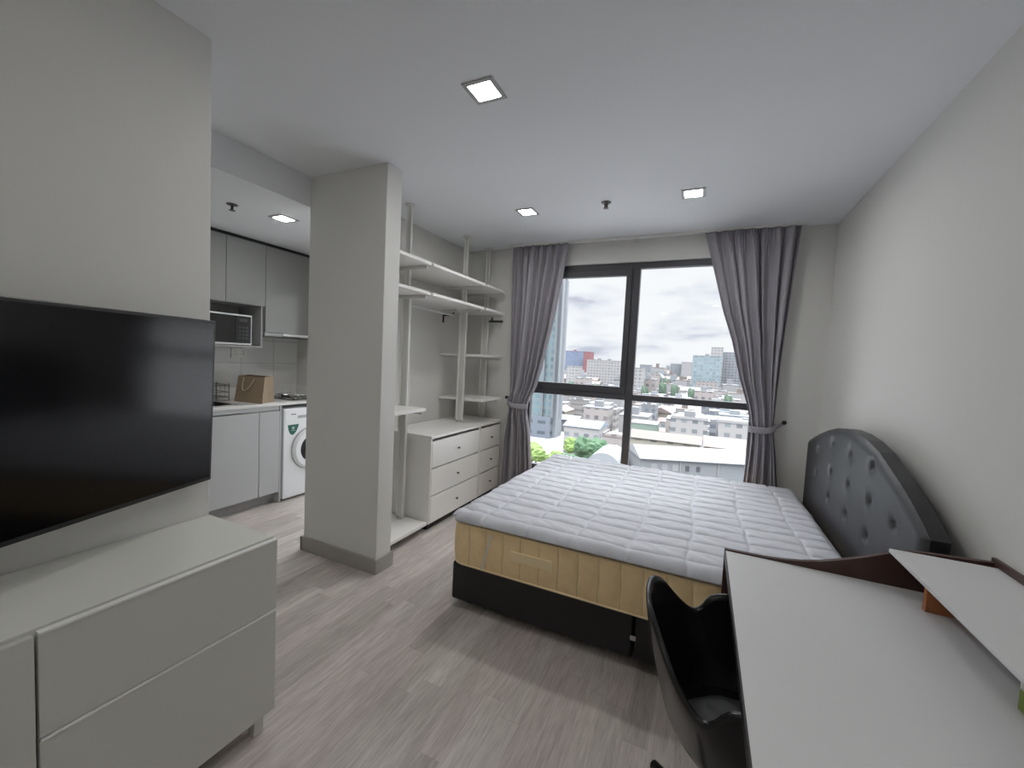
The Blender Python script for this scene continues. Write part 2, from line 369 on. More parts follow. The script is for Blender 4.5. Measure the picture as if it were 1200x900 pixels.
def interp(tab, x):
    for (xa, ya), (xb, yb) in zip(tab, tab[1:]):
        if (xa-x)*(xb-x) <= 0 and xa != xb:
            t = (x-xa)/(xb-xa); t = t*t*(3-2*t) if False else t
            return ya+(yb-ya)*t
    return tab[-1][1] if abs(x-tab[-1][0]) < abs(x-tab[0][0]) else tab[0][1]
def curtain(label, left, right, folds, seed, tie, hookx, side):
    rnd = random.Random(seed)
    t = thing('curtain', label, 'curtain', ((left[0][1]+right[0][1])/2, 3.90, 0), 'grey curtains tied back at the window')
    # irregular fold phase
    ph = [0]
    for i in range(64): ph.append(ph[-1]+1+.55*math.sin(i*.55+seed)+rnd.uniform(-.12, .12))
    ph = [p/ph[-1] for p in ph]
    amp = [rnd.uniform(.65, 1.25) for _ in range(80)]
    def fn(u, v):
        z = .015+(H-.02-.015)*v
        xl = interp(left, z); xr = interp(right, z)
        k = u*64; i = min(63, int(k)); p = ph[i]+(ph[i+1]-ph[i])*(k-i)
        w = p*folds*2*PI
        # near the tie the folds are tighter and bunch towards the room
        g = math.exp(-((z-tie)/.16)**2)
        fq = p*folds; fi = int(fq); ff = fq-fi; ff = ff*ff*(3-2*ff)
        a = .036*(1-.45*g)*(amp[fi % 80]*(1-ff)+amp[(fi+1) % 80]*ff)
        top = max(0, (z-2.50)/.12); top = min(1, top)
        a *= (1-.55*top)
        y = a*math.sin(w)+.007*math.sin(1.7*w+1.0)
        # gathers of the heading tape
        if z > 2.36:
            q = min(1, (z-2.36)/.12); c = math.exp(-((u-.45)/.32)**4)
            y += q*c*.008*math.sin(u*2*PI*34)
        # round the whole bundle
        y -= .05*g*math.sin(PI*u)
        y -= .012*(1-v)*math.sin(PI*u)
        bx = .012*math.sin(w*.5+2)*(1-top)
        x = xl+(xr-xl)*(u+0) + bx*math.sin(PI*u)
        return (x, 3.93+y, z)
    MB().grid(fn, 420, 90).build('curtain_panel', 'curtain', t, smooth=True, solid=.003, fixn=False)
    # tie-back band: an oval strap round the bundle with a tail to the wall hook
    xl = interp(left, tie)-.012; xr = interp(right, tie)+.012; cx = (xl+xr)/2; rx = (xr-xl)/2
    def band(u, v):
        a = 2*PI*u; tail = max(0, math.cos(a)*side)
        return (cx+rx*math.cos(a), 3.905-.075*math.sin(a), tie+.03*(v-.5)*2*.9+.035*tail**2*1.0)
    MB().grid(band, 48, 4).build('tieback', 'curtain', t, smooth=True, solid=.004, fixn=False)
    ex = cx+rx*side
    def tail(u, v):
        return (ex+(hookx-ex)*u*1.0, 3.905+(YF-.03-3.905)*u, tie+.035+.028*u+.022*(1-.35*u)*(v-.5)*2)
    MB().grid(tail, 8, 3).build('tieback_tail', 'curtain', t, smooth=True, solid=.004, fixn=False)
    MB().lathe([(.006, 0), (.006, -.045), (.017, -.05), (.017, -.062), (.004, -.066)], (hookx, YF, tie+.068), 14, 'y').build('tieback_hook', 'black_metal', t, smooth=False)
    return t
curtain('grey curtain tied back at the left of the window, beside the white shelving',
        [(2.64, -1.885), (2.3, -1.88), (1.6, -1.86), (.98, -1.838), (.6, -1.885), (0, -1.90)],
        [(2.64, -1.28), (2.3, -1.325), (1.83, -1.40), (1.4, -1.49), (1.19, -1.545), (1.05, -1.61), (.98, -1.635), (.9, -1.63), (.7, -1.59), (.37, -1.555), (0, -1.54)],
        7, 3, .98, -1.90, -1)
curtain('grey curtain tied back at the right of the window, near the headboard',
        [(2.64, -.075), (2.3, .02), (1.95, .115), (1.7, .20), (1.4, .275), (1.15, .355), (.99, .385), (.85, .385), (.5, .365), (0, .345)],
        [(2.64, .622), (2.1, .588), (1.6, .56), (1.15, .548), (.98, .545), (.8, .575), (.5, .61), (0, .64)],
        7.5, 11, .98, .625, 1)

# ================================================================== TV WALL SIDE
# television: slightly swung out from the wall on an arm
TW, TH = 1.08, .645
e0 = Vector((-1.736, .972, 1.5445)); e1 = Vector((-1.762, .972, .912))
dn = Vector((math.sin(math.radians(17.5)), -math.cos(math.radians(17.5)), 0))
up = (e0-e1).normalized(); nn = up.cross(dn).normalized()
if nn.x < 0: nn = -nn
tv = thing('television', 'large flat black television mounted on the left wall above the white console', 'television', tuple(e1))
def tvbox(a0, a1, h0, h1, d0, d1):
    m = MB().box(0, 1, 0, 1, 0, 1)
    m.v = [tuple(e1+dn*(a0+(a1-a0)*x)+nn*(d0+(d1-d0)*y)+up*(h0+(h1-h0)*z)) for x, y, z in m.v]
    return m
TH = (e0-e1).length
tvbox(0, TW, 0, TH, -.03, 0).build('tv_body', 'tvbody', tv, bevel=.003)
tvbox(.011, TW-.011, .016, TH-.011, -.002, .0015).build('screen', 'screen', tv)
tvbox(.42, .70, .15, .45, -.06, -.03).build('back_housing', 'tvbody', tv, bevel=.006)
tvbox(.79, .86, -.006, .004, -.02, .002).build('receiver', 'knob', tv, bevel=.002)
am = MB(); pA = e1+dn*.55+up*.3-nn*.06; am.tube([pA, Vector((XTV+.02, .62, 1.2))], .016, 8)
am.box(XTV, XTV+.02, .52, .72, 1.08, 1.34)
am.build('wall_arm', 'black_metal', tv)

# console
CX0, CX1, CT = XTV+.004, -1.409, .747
con = thing('tv_console', 'long glossy white console with drawers and slim legs below the television', 'tv console', (-1.6, .1, 0))
B(CX0, CX1-.012, -.82, 1.0, CT-.022, CT).build('top_panel', 'lacquer_edge', con, bevel=.002)
B(CX0+.004, CX1-.012, -.815, .995, .085, CT-.024).build('carcass', 'lacquer', con)
for (ya, yb) in ((.390, .998), (-.213, .384), (-.816, -.219)):
    if ya > .2:
        for (za, zb) in ((.478, CT-.007), (.083, .470)):
            f = B(CX1-.004, CX1+.016, ya, yb, za, zb).box(CX1-.011, CX1-.0045, ya+.02, yb-.02, za+.02, zb-.05).build('drawer', 'lacquer', con, bevel=.002)
            B(CX1-.001, CX1+.0185, ya+.001, yb-.001, zb-.0015, zb+.004).build('drawer_lip', 'lip', f)
    else:
        B(CX1-.004, CX1+.016, ya, yb, .083, CT-.007).build('door', 'lacquer', con, bevel=.002)
for (x, y) in ((CX1-.03, .955), (CX0+.05, .955), (CX1-.03, .1), (CX0+.05, .1), (CX1-.03, -.77), (CX0+.05, -.77)):
    B(x-.018, x+.018, y-.018, y+.018, 0, .085).build('leg', 'lacquer', con, bevel=.002)
cb = MB(); cb.tube([(XTV+.01, .16, CT+.004), (-1.76, .20, CT+.004), (-1.70, .26, CT+.004), (-1.685, .32, CT+.004), (-1.705, .345, CT+.005), (-1.74, .35, CT+.006)], .0035, 8)
tag(cb.build('cable', 'cable', smooth=True), 'thin white cable lying on the console top below the television', 'cable')

# ================================================================== OPEN WARDROBE
XS = -1.955; XB = XC+.006
def post(y, z0, label):
    t = thing('shelf_post', label, 'post', (-2.195, y, z0), 'white floor-to-ceiling posts of the open wardrobe')
    zm = 1.90
    B(-2.232, -2.156, y-.006, y+.010, z0+.02, zm).build('post_profile', 'whitepost', t, bevel=.002)
    B(-2.168, -2.154, y-.016, y-.006, z0+.02, zm).build('post_flange', 'lacquer_edge', t, bevel=.001)
    B(-2.234, -2.220, y-.016, y-.006, z0+.02, zm).build('post_flange', 'lacquer_edge', t, bevel=.001)
    B(-2.215, -2.170, y-.005, y+.009, zm+.001, H-.03).build('extension_tube', 'whitepost', t, bevel=.002)
    B(-2.178, -2.168, y-.012, y-.005, zm+.001, H-.03).build('extension_flange', 'lacquer_edge', t, bevel=.001)
    B(-2.217, -2.207, y-.012, y-.005, zm+.001, H-.03).build('extension_flange', 'lacquer_edge', t, bevel=.001)
    MB().lathe([(.012, H-.035), (.012, H-.016), (.040, H-.010), (.042, H-.001)], (-2.195, y, 0), 20).build('ceiling_foot', 'whitepost', t)
    MB().lathe([(.035, z0), (.035, z0+.006), (.012, z0+.01), (.012, z0+.022)], (-2.195, y, 0), 20).build('floor_foot', 'whitepost', t)
    return t
post(2.655, .10, 'white post of the wardrobe nearest the pillar, standing on the bottom shelf')
post(3.515, .802, 'white wardrobe post standing on the dressers where the two meet')
post(3.965, .802, 'white wardrobe post at the window end, nearest the grey curtain')
def shelf(y0, y1, z, label, x1=XS, x0=XB, group='white wardrobe shelves'):
    t = thing('shelf', label, 'shelf', ((x0+x1)/2, (y0+y1)/2, z), group)
    B(x0, x1, y0, y1, z-.024, z).build('board', 'white', t, bevel=.0025)
    B(x0+.02, x1-.03, y1-.022, y1-.006, z-.05, z-.0245).build('bracket', 'whitepost', t, bevel=.001)
    return t
for z, nm in ((2.172, 'topmost'), (1.945, 'second highest')):
    shelf(2.18, 2.636, z, f'short white shelf just behind the pillar, {nm} level')
    shelf(2.668, 3.497, z, f'long white shelf in the middle of the wardrobe, {nm} level')
    shelf(3.528, 3.947, z, f'short white shelf at the window end of the wardrobe, {nm} level')
shelf(2.18, 2.636, 1.038, 'white shelf behind the pillar at about waist height, left of the dressers')
shelf(3.528, 3.947, 1.488, 'white corner shelf by the curtain, the upper of the two small ones above the dressers')
shelf(3.528, 3.947, 1.045, 'white corner shelf by the curtain, the lower of the two small ones above the dressers')
sh = thing('shelf', 'white bottom shelf just above the floor beside the dressers', 'shelf', (-2.2, 2.4, .1), 'white wardrobe shelves')
B(XB, XS, 2.18, 2.70, .072, .099).build('board', 'white', sh, bevel=.0025)
B(XB+.03, -2.3, 2.25, 2.65, 0, .072).build('plinth', 'white', sh)
for (ya, yb, lb) in ((2.2, 2.600, 'short white hanging rail behind the pillar under the second shelf'), (2.69, 3.465, 'long white hanging rail under the middle wardrobe shelf')):
    r = thing('hanging_rail', lb, 'hanging rail', (-2.25, ya, 1.86), 'white hanging rails')
    MB().tube([(-2.25, ya, 1.86), (-2.25, yb, 1.86)], .0125, 12).build('rail_tube', 'whitepost', r, smooth=True)
    for y in (ya+.006, yb-.006): B(-2.262, -2.238, y-.006, y+.006, 1.848, 1.9205).build('rail_hook', 'whitepost', r)
br = MB(); br.box(-2.153, -1.985, 3.962, 3.974, 1.845, 1.868).box(-2.12, -2.10, 3.955, 3.962, 1.85, 1.92)
tag(br.build('shelf_bracket', 'black_metal', bevel=.002), 'short black bracket arm under the shelf at the curtain end of the wardrobe', 'bracket')
br = MB(); br.box(-2.46, -2.33, 3.545, 3.557, 1.868, 1.882).box(-2.468, -2.452, 3.545, 3.557, 1.80, 1.88).box(-2.35, -2.335, 3.545, 3.557, 1.88, 1.92)
tag(br.build('shelf_bracket', 'black_metal', bevel=.002), 'small black angle bracket against the back wall under the long shelf', 'bracket')

def dresser(y0, y1, label):
    t = thing('dresser', label, 'dresser', ((XS+XB)/2, (y0+y1)/2, 0), 'white three-drawer dressers')
    m = B(XB, XS, y0, y1, .776, .80).box(XB, XS-.004, y0, y0+.018, .066, .776).box(XB, XS-.004, y1-.018, y1, .066, .776).box(XB, XB+.01, y0+.018, y1-.018, .066, .776).box(XB+.01, XS-.02, y0+.018, y1-.018, .066, .084)
    m.build('carcass', 'white', t, bevel=.002)
    B(XB+.05, XS-.05, y0+.04, y1-.04, 0, .066).build('plinth', 'darkgap', t)
    n = 3; z0, z1 = .070, .764; hh = (z1-z0)/n
    for k in range(n):
        za = z0+hh*k; zb = za+hh-.012
        d = B(XS-.022, XS-.002, y0+.020, y1-.020, za, zb).build('drawer', 'white', t, bevel=.002)
        B(XS-.18, XS-.024, y0+.03, y1-.03, za+.02, zb-.03).build('drawer_box', 'white', d)
        MB().lathe([(.003, -.002), (.004, .008), (.010, .014), (.010, .020), (.004, .023)], (XS, (y0+y1)/2, (za+zb)/2), 14, 'x').build('knob', 'knob', d, smooth=True)
    return t
dresser(2.725, 3.525, 'wide white three-drawer dresser next to the pillar-side shelves')
dresser(3.533, 3.985, 'narrow white three-drawer dresser next to the grey curtain')

# ================================================================== BED
BX0, BX1, BY0, BY1 = -1.245, .712, 1.985, 3.76
bed = thing('bed_base', 'low black bed base in two halves under the yellow mattress', 'bed', ((BX0+BX1)/2, (BY0+BY1)/2, 0))
for (xa, xb) in ((BX0, -.222), (-.212, BX1)):
    B(xa, xb, BY0, BY1, .048, .268).build('base_box', 'bedbase', bed, bevel=.012, seg=3)
for x in (BX0+.12, -.34, -.10, BX1-.1):
    for y in (BY0+.09, BY1-.1):
        MB().lathe([(.013, .05), (.013, .035), (.026, .032), (.026, .004), (.022, 0)], (x, y, 0), 14).build('bed_foot', 'caster', bed)
B(-.232, -.205, BY0-.003, BY0+.002, .14, .165).build('joining_clip', 'steel', bed, bevel=.001)

mt = thing('mattress', 'thick golden yellow mattress with vertical stitched sides on the black base', 'mattress', ((BX0+BX1)/2, (BY0+BY1)/2, .268))
def rrect(x0, x1, y0, y1, r, n=10):
    pts = []
    for (cx, cy, a) in ((x1-r, y1-r, 0), (x0+r, y1-r, PI/2), (x0+r, y0+r, PI), (x1-r, y0+r, 1.5*PI)):
        for i in range(n+1): pts.append((cx+r*math.cos(a+PI/2*i/n), cy+r*math.sin(a+PI/2*i/n)))
    return pts
def resample(pts, step):
    out = []; P = pts+[pts[0]]; 
    tot = sum(math.dist(a, b) for a, b in zip(P, P[1:])); n = int(tot/step); 
    d = 0; i = 0; seg = math.dist(P[0], P[1]); 
    for k in range(n):
        tgt = tot*k/n
        while d+seg < tgt: d += seg; i += 1; seg = math.dist(P[i], P[i+1])
        f = (tgt-d)/seg if seg else 0
        out.append((P[i][0]+(P[i+1][0]-P[i][0])*f, P[i][1]+(P[i+1][1]-P[i][1])*f, tgt))
    return out
MX0, MX1, MY0, MY1 = BX0-.01, BX1+.005, BY0-.012, BY1+.01
ring = resample(rrect(MX0, MX1, MY0, MY1, .09, 12), .0107)
nr = len(ring); mb = MB()
prof = [(0, .0), (.004, .012), (.011, .05), (.014, .12), (.011, .19), (.004, .225), (-.012, .243)]
cxm, cym = (MX0+MX1)/2, (MY0+MY1)/2
for (o, dz) in prof:
    for k, (x, y, s) in enumerate(ring):
        xa, ya, _ = ring[(k-1) % nr]; xb, yb, _ = ring[(k+1) % nr]
        t = Vector((xb-xa, yb-ya, 0)).normalized(); nrm = Vector((t.y, -t.x, 0))
        rib = abs(math.sin(PI*(x+y)/.105))**.45
        off = o+(.016*(rib-1) if .02 < dz < .23 else 0)
        mb.v.append((x+nrm.x*off, y+nrm.y*off, .270+dz))
for i in range(len(prof)-1):
    for k in range(nr): mb.f.append((i*nr+k, i*nr+(k+1) % nr, (i+1)*nr+(k+1) % nr, (i+1)*nr+k))
mb.f.append(tuple(range(nr))[::-1]); mb.f.append(tuple((len(prof)-1)*nr+k for k in range(nr)))
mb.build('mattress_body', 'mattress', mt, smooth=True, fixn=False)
for z in (.276, .506):
    rr = resample(rrect(MX0-.004, MX1+.004, MY0-.004, MY1+.004, .092, 12), .04) if z < .4 else resample(rrect(MX0+.004, MX1-.004, MY0+.004, MY1-.004, .088, 12), .04)
    MB().tube([(x, y, z) for x, y, s in rr], .0055, 6, True).build('piping', 'piping', mt, smooth=True)
B(-.868, -.628, MY0-.018, MY0-.010, .378, .432).build('fabric_label', 'label', mt, bevel=.003)

# quilted topper
TZ = .563
TX0, TX1, TY0, TY1 = -1.262, .690, 1.962, 3.775
rnd = random.Random(5)
def hn(x, y, s):  # cheap smooth noise
    return (math.sin(x*s+1.3*math.sin(y*s*.7+.5))*math.cos(y*s*.9+1.1*math.sin(x*s*.6+2)))
RC = .055
def topper(u, v):
    ex = .062
    p = TX0-ex+RC+(TX1-TX0+2*ex-2*RC)*u; q = TY0-ex+RC+(TY1-TY0+2*ex-2*RC)*v
    ix0, ix1, iy0, iy1 = TX0+RC, TX1-RC, TY0+RC, TY1-RC
    cx = min(max(p, ix0), ix1); cy = min(max(q, iy0), iy1)
    dx, dy = p-cx, q-cy; dl = max(abs(dx), abs(dy)); de = math.hypot(dx, dy)
    # the head end lies flat and stops short of the headboard
    z = TZ; x, y = cx, cy; drop = 0
    nx = ny = 0
    if de > 1e-6:
        nx, ny = dx/de, dy/de
        sc_ = 1-.28*(abs(nx*ny)*2)**2   # corners pulled in by the elastic
        a = min(dl*sc_, RC*PI/2)/RC
        x += nx*RC*math.sin(a); y += ny*RC*math.sin(a); z -= RC*(1-math.cos(a))
        rest = max(0, dl*sc_-RC*PI/2)
        rest *= 1+.5*hn(p, q, 5)
        z -= rest; drop = rest
        nz = math.cos(a); sx, sy = nx*math.sin(a), ny*math.sin(a)
    else: nz, sx, sy = 1, 0, 0
    # quilting: long seams along X about 11 cm apart, staggered short seams
    wob = .012*math.sin(p*3.1+q*1.3)+.006*math.sin(p*9+q*5)
    r = (q+wob-TY0+.03)/.118; fr = r-math.floor(r); row = math.floor(r)
    c = (p+.010*math.sin(q*7)+.004*math.sin(q*31))/.262+.0*row; fc = c-math.floor(c)
    d1 = min(fr, 1-fr)*.118; d2 = min(fc, 1-fc)*.262
    puff = (1-math.exp(-(d1/.012)**1.3))*(1-.85*math.exp(-(d2/.011)**1.5))
    wr = .0028*hn(p+.3*q, q, 38)*puff+.003*hn(p, q*1.0, 11)
    # small tucks near the foot corner
    cd = math.hypot(p-TX0, q-TY0); wr += .009*math.exp(-(cd/.20)**2)*math.sin(math.atan2(q-TY0+.3, p-TX0+.3)*30)
    h = .0125*puff+wr
    z -= 0.0; 
    return (x+sx*h, y+sy*h, z+nz*h-.012+.010*math.exp(-((math.hypot(cx-TX0, cy-TY1))/.25)**2))
tp = MB().grid(topper, 300, 420).build('mattress_topper', 'topper', smooth=True, solid=.012, fixn=False)
tag(tp, 'white quilted mattress topper spread over the yellow mattress', 'mattress topper')
tp['_o'] = (0, 0, 0)
st = MB(); st.grid(lambda u, v: (-.985-.052*u+.007*(v-.5)*2, MY0-.018-.004*math.sin(PI*u), .492-.205*u), 8, 1)
st.build('corner_elastic', 'elastic', tp, solid=.002, fixn=False)
st = MB(); st.grid(lambda u, v: (MX0-.017, 2.10-.02*u+.007*(v-.5)*2, .492-.205*u), 8, 1)
st.build('corner_elastic', 'elastic', tp, solid=.002, fixn=False)

# headboard
hb = thing('headboard', 'black leather headboard with arched top and sunken buttons against the right wall', 'headboard', (.80, 2.81, 0))
HT = [(1.885, .885), (1.96, .930), (2.042, .973), (2.172, 1.030), (2.406, 1.112), (2.56, 1.143), (2.709, 1.158), (2.88, 1.158), (3.06, 1.137), (3.25, 1.098), (3.45, 1.047), (3.60, 1.003), (3.72, .965)]
def htop(y):
    return interp(HT, y)
hy0, hy1 = 1.90, 3.72
cols = [(3.38, 0), (3.05, 0), (2.725, 0), (2.42, 0), (2.15, 1)]
btn = [(y, z) for y in (3.05, 2.725, 2.42) for z in (1.043, .876, .712)]+[(2.15, .86), (2.15, .70), (3.38, .95), (3.38, .79)]
def hfront(u, v):
    y = hy0+(hy1-hy0)*u; zt = htop(y); z = .27+(zt-.27)*v
    # pillow the edges
    ed = min(y-hy0, hy1-y, zt-z)
    x = .738
    if ed < .05: x += .020*(1-ed/.05)**2
    x -= .006*math.sin(PI*u)
    for (by, bz) in btn:
        d2 = (y-by)**2+(z-bz)**2
        if d2 < .02: x += .019*math.exp(-d2/.0006)+.003*math.exp(-d2/.003)
    return (x, y, z)
g = MB().grid(hfront, 150, 100)
NV = 101; NU = 151
def bi(i, j): return i*NV+j
# side skirt to the back
border = [bi(i, 0) for i in range(NU)]+[bi(NU-1, j) for j in range(1, NV)]+[bi(i, NV-1) for i in range(NU-2, -1, -1)]+[bi(0, j) for j in range(NV-2, 0, -1)]
b0_ = len(g.v)
for k in border: x, y, z = g.v[k]; g.v.append((.812, y, z))
nb = len(border)
for k in range(nb): g.f.append((border[k], border[(k+1) % nb], b0_+(k+1) % nb, b0_+k))
g.f.append(tuple(b0_+k for k in range(nb)))
g.build('headboard_panel', 'leather', hb, smooth=True, bevel=0)
for o_ in hb.children:
    o_.data.set_sharp_from_angle(angle=math.radians(38))
for (by, bz) in btn:
    MB().lathe([(.004, .753), (.011, .750), (.014, .756), (.012, .765)], (0, by, bz), 14, 'x').build('button', 'button', hb, smooth=True)
B(.755, .80, 2.0, 2.06, 0, .272).build('leg', 'bedbase', hb); B(.755, .80, 3.55, 3.61, 0, .272).build('leg', 'bedbase', hb)

# ================================================================== DESK
DX, DZ = .122, .752
dk = thing('desk', 'pale grey topped desk with dark reddish wood sides against the right wall', 'desk', (.5, 1.1, 0))
B(DX+.004, .862, .42, 1.778, DZ-.026, DZ).build('desktop', 'desk', dk, bevel=.001)
B(DX, DX+.0045, .42, 1.778, DZ-.027, DZ+.0005).build('edge_band', 'deskedge', dk)
tops = [(DX, .757), (.20, .757), (.26, .758), (.32, .763), (.37, .771), (.424, .784), (.47, .800), (.52, .819), (.56, .836), (.60, .855), (.635, .872), (.67, .880), (.72, .884), (.80, .888), (.864, .892)]
pts = [(DX, 0)]+tops+[(.864, 0)]
MB().prism(pts, 'y', 1.779, 1.797).build('side_panel', 'mahogany', dk, bevel=.001)
B(DX, .862, .40, .419, 0, .757).build('side_panel', 'mahogany', dk, bevel=.001)
B(.8625, .8735, .40, 1.797, .3, .905).build('back_panel', 'mahogany', dk, bevel=.001)
hs = B(.602, .862, .43, 1.760, .872, .884).build('raised_shelf', 'desk', dk, bevel=.001)
B(.655, .862, 1.63, 1.648, DZ+.0005, .872).build('divider', 'orange', dk, bevel=.001)
B(.655, .862, .50, .518, DZ+.0005, .872).build('divider', 'orange', dk, bevel=.001)
bx = thing('carton', 'small green and white carton under the raised desk shelf at the right edge', 'carton', (.68, 1.2, DZ))
B(.664, .735, 1.205, 1.245, DZ+.001, DZ+.045).build('carton_base', 'cartongreen', bx, bevel=.002)
B(.664, .735, 1.205, 1.245, DZ+.046, DZ+.11).build('carton_top', 'carton', bx, bevel=.002)

# ================================================================== CHAIR
YC = 1.235
ch = thing('swivel_chair', 'glossy black bucket swivel chair with a curved back pushed in at the desk', 'chair', (.10, YC, 0))
rimh = [(-.118, 0, .815), (-.114, .065, .813), (-.100, .115, .800), (-.078, .158, .768), (-.050, .198, .722), (-.015, .230, .678), (.018, .247, .655), (.042, .255, .662), (.062, .260, .690), (.085, .264, .708),
        (.14, .272, .716), (.20, .274, .708), (.27, .262, .68), (.33, .235, .62), (.38, .18, .53), (.405, .11, .475), (.412, .05, .458), (.412, 0, .456)]
def cr(P, t):
    n = len(P)-1; k = min(n-1, int(t*n)); f = t*n-k
    p0 = Vector(P[max(0, k-1)]); p1 = Vector(P[k]); p2 = Vector(P[k+1]); p3 = Vector(P[min(n, k+2)])
    return .5*((2*p1)+(p2-p0)*f+(2*p0-5*p1+4*p2-p3)*f*f+(3*p1-p0-3*p2+p3)*f**3)
rsm = [tuple(sum(rimh[min(len(rimh)-1, max(0, i+d))][a]*w_ for d, w_ in ((-4, .08), (-3, .1), (-2, .12), (-1, .13), (0, .14), (1, .13), (2, .12), (3, .1), (4, .08))) for a in range(3)) for i in range(len(rimh))]
def shell(u, v):
    s = u*2
    p = cr(rimh, s) if s <= 1 else cr(rimh, 2-s)
    if s > 1: p.y = -p.y*.91
    ps = cr(rsm, s) if s <= 1 else cr(rsm, 2-s)
    if s > 1: ps.y = -ps.y*.91
    ps.y *= 1.06
    mix = min(1, v/.45); mix = mix*mix*(3-2*mix); p = p.lerp(ps, mix)
    c = Vector((.14, 0, .44))
    if v < .62:
        k = v/.62; kk = k**1.15
        f = 1-.34*kk
        z = p.z+(.462-p.z)*(1-(1-k)**1.35)
        # rolled lip
        if k < .06: z += 0
        q = Vector((c.x+(p.x-c.x)*f, p.y*f, z))
    else:
        k = (v-.62)/.38
        f = .66*(1-k)
        q = Vector((c.x+(p.x-c.x)*f, p.y*f, .462-.018*(1-(1-k)**2)))
    ca, sa = math.cos(.06), math.sin(.06)
    return (.14+(q.x-.14)*ca-q.y*sa+.016, (q.x-.14)*sa+q.y*ca+YC, q.z)
MB().grid(shell, 96, 28).build('seat_shell', 'chair', ch, smooth=True, solid=.012, fixn=False, weld=True)
def pad(u, v):
    a = 2*PI*u; r = math.sin(PI*v/2)
    rx, ry = .158, .142
    e = 1+.06*math.cos(2*a)
    return (.172+rx*r*e*math.cos(a), YC+.004+ry*r*e*math.sin(a), .463+.035*(1-r**4)+.004*math.sin(9*r*math.cos(a)+2)*math.sin(7*r*math.sin(a)))
MB().grid(pad, 40, 12).build('seat_pad', 'pad', ch, smooth=True, fixn=False, weld=True)
hub = Vector((.14, YC, 0))
MB().lathe([(.03, .11), (.03, .27), (.018, .275), (.018, .41), (.07, .43), (.07, .442)], tuple(hub), 20).build('pole', 'black_metal', ch, smooth=False)
for k in range(5):
    a = math.radians(134+72*k); d = Vector((math.cos(a), math.sin(a), 0))
    lg = MB().tube([hub+Vector((0, 0, .125)), hub+d*.14+Vector((0, 0, .118)), hub+d*.29+Vector((0, 0, .085))], [.028, .022, .017], 10).build('leg', 'chair', ch, smooth=True)
    p = hub+d*.285
    MB().lathe([(.004, -.022), (.026, -.020), (.028, 0), (.026, .020), (.004, .022)], (p.x, p.y, .0285), 16, 'x').tube([(p.x, p.y, .03), (p.x, p.y, .085)], .008, 8).build('caster', 'chair', lg, smooth=True)

# ================================================================== KITCHEN
KF = -3.55
kc = thing('kitchen_base_cabinet', 'pale grey base cabinet run with plain doors below the kitchen counter', 'cabinet', (-3.85, 1.8, 0))
B(KX+.002, KF-.022, 1.02, 1.595, .10, .920).box(KX+.002, KF-.022, 1.595, 2.205, .10, .79).box(KX+.002, KF-.022, 2.205, 2.545, .10, .920).build('carcass', 'kitchen_base', kc)
B(KX+.002, KF-.07, 1.02, 2.56, 0, .099).build('plinth', 'toekick', kc)
for (ya, yb) in ((1.02, 1.55), (1.555, 2.35), (2.355, 2.545)):
    B(KF-.02, KF, ya, yb, .103, .872).build('door', 'kitchen_base', kc, bevel=.002)
B(KF-.024, KF-.006, 1.02, 2.545, .880, .920).build('handle_channel', 'channel', kc, bevel=.003)
B(KX+.002, KF-.0, 2.547, 2.566, 0, .921).build('end_panel', 'kitchen_base', kc)
# counter with the sink cut out
co = MB(); s0, s1, sx0, sx1 = 1.62, 2.18, -3.90, -3.62
co.box(KX+.002, KF+.02, 1.02, s0, .922, .948).box(KX+.002, KF+.02, s1, KY-.002, .922, .948).box(KX+.002, sx0, s0, s1, .922, .948).box(sx1, KF+.02, s0, s1, .922, .948)
tag(co.build('kitchen_counter', 'counter', bevel=.002), 'white kitchen worktop running over the cabinets and the washing machine', 'worktop')
tag(B(KX+.001, KX+.017, 1.02, KY-.002, .9485, 1.062).box(KX+.017, -3.56, KY-.017, KY-.002, .9485, 1.062).build('counter_upstand', 'counter', bevel=.002), 'low white upstand along the wall behind the worktop', 'upstand')
sk_ = thing('kitchen_sink', 'steel kitchen sink set into the worktop beside the paper bag', 'sink', (-3.83, 1.9, .95))
B(sx0-.02, sx0+.003, s0-.02, s1+.02, .9485, .953).box(sx1-.003, sx1+.02, s0-.02, s1+.02, .9485, .953).box(sx0+.003, sx1-.003, s0-.02, s0+.003, .9485, .953).box(sx0+.003, sx1-.003, s1-.003, s1+.02, .9485, .953).build('sink_rim', 'steel', sk_)
B(sx0+.004, sx0+.007, s0+.004, s1-.004, .80, .953).box(sx1-.007, sx1-.004, s0+.004, s1-.004, .80, .953).box(sx0+.007, sx1-.007, s0+.004, s0+.007, .80, .953).box(sx0+.007, sx1-.007, s1-.007, s1-.004, .80, .953).box(sx0+.004, sx1-.004, s0+.004, s1-.004, .797, .80).build('basin', 'darksteel', sk_)
# dish rack
dr = thing('dish_rack', 'wire dish drying rack on the worktop behind the sink', 'dish rack', (-4.0, 2.2, .95))
rk = MB(); rx0, rx1, ry0, ry1 = -4.12, -4.045, 1.80, 2.42
rx1 = -4.065+.0; rx1 = -3.93; ry0 = 2.01; ry1 = 2.315
for z in (.985, 1.03, 1.095): rk.tube([(rx0, ry0, z), (rx1, ry0, z), (rx1, ry1, z), (rx0, ry1, z)], .003, 6, True)
for i in range(9):
    y = ry0+(ry1-ry0)*i/8; rk.tube([(rx0, y, 1.095), (rx0, y, .985), (rx1, y, .985), (rx1, y, 1.095)], .0022, 6)
rk.tube([(rx0, ry0, .952), (rx0, ry0, 1.11)], .004, 6).tube([(rx1, ry0, .952), (rx1, ry0, 1.11)], .004, 6).tube([(rx0, ry1, .952), (rx0, ry1, 1.11)], .004, 6).tube([(rx1, ry1, .952), (rx1, ry1, 1.11)], .004, 6)
rk.build('rack_wires', 'darksteel', dr, smooth=True)
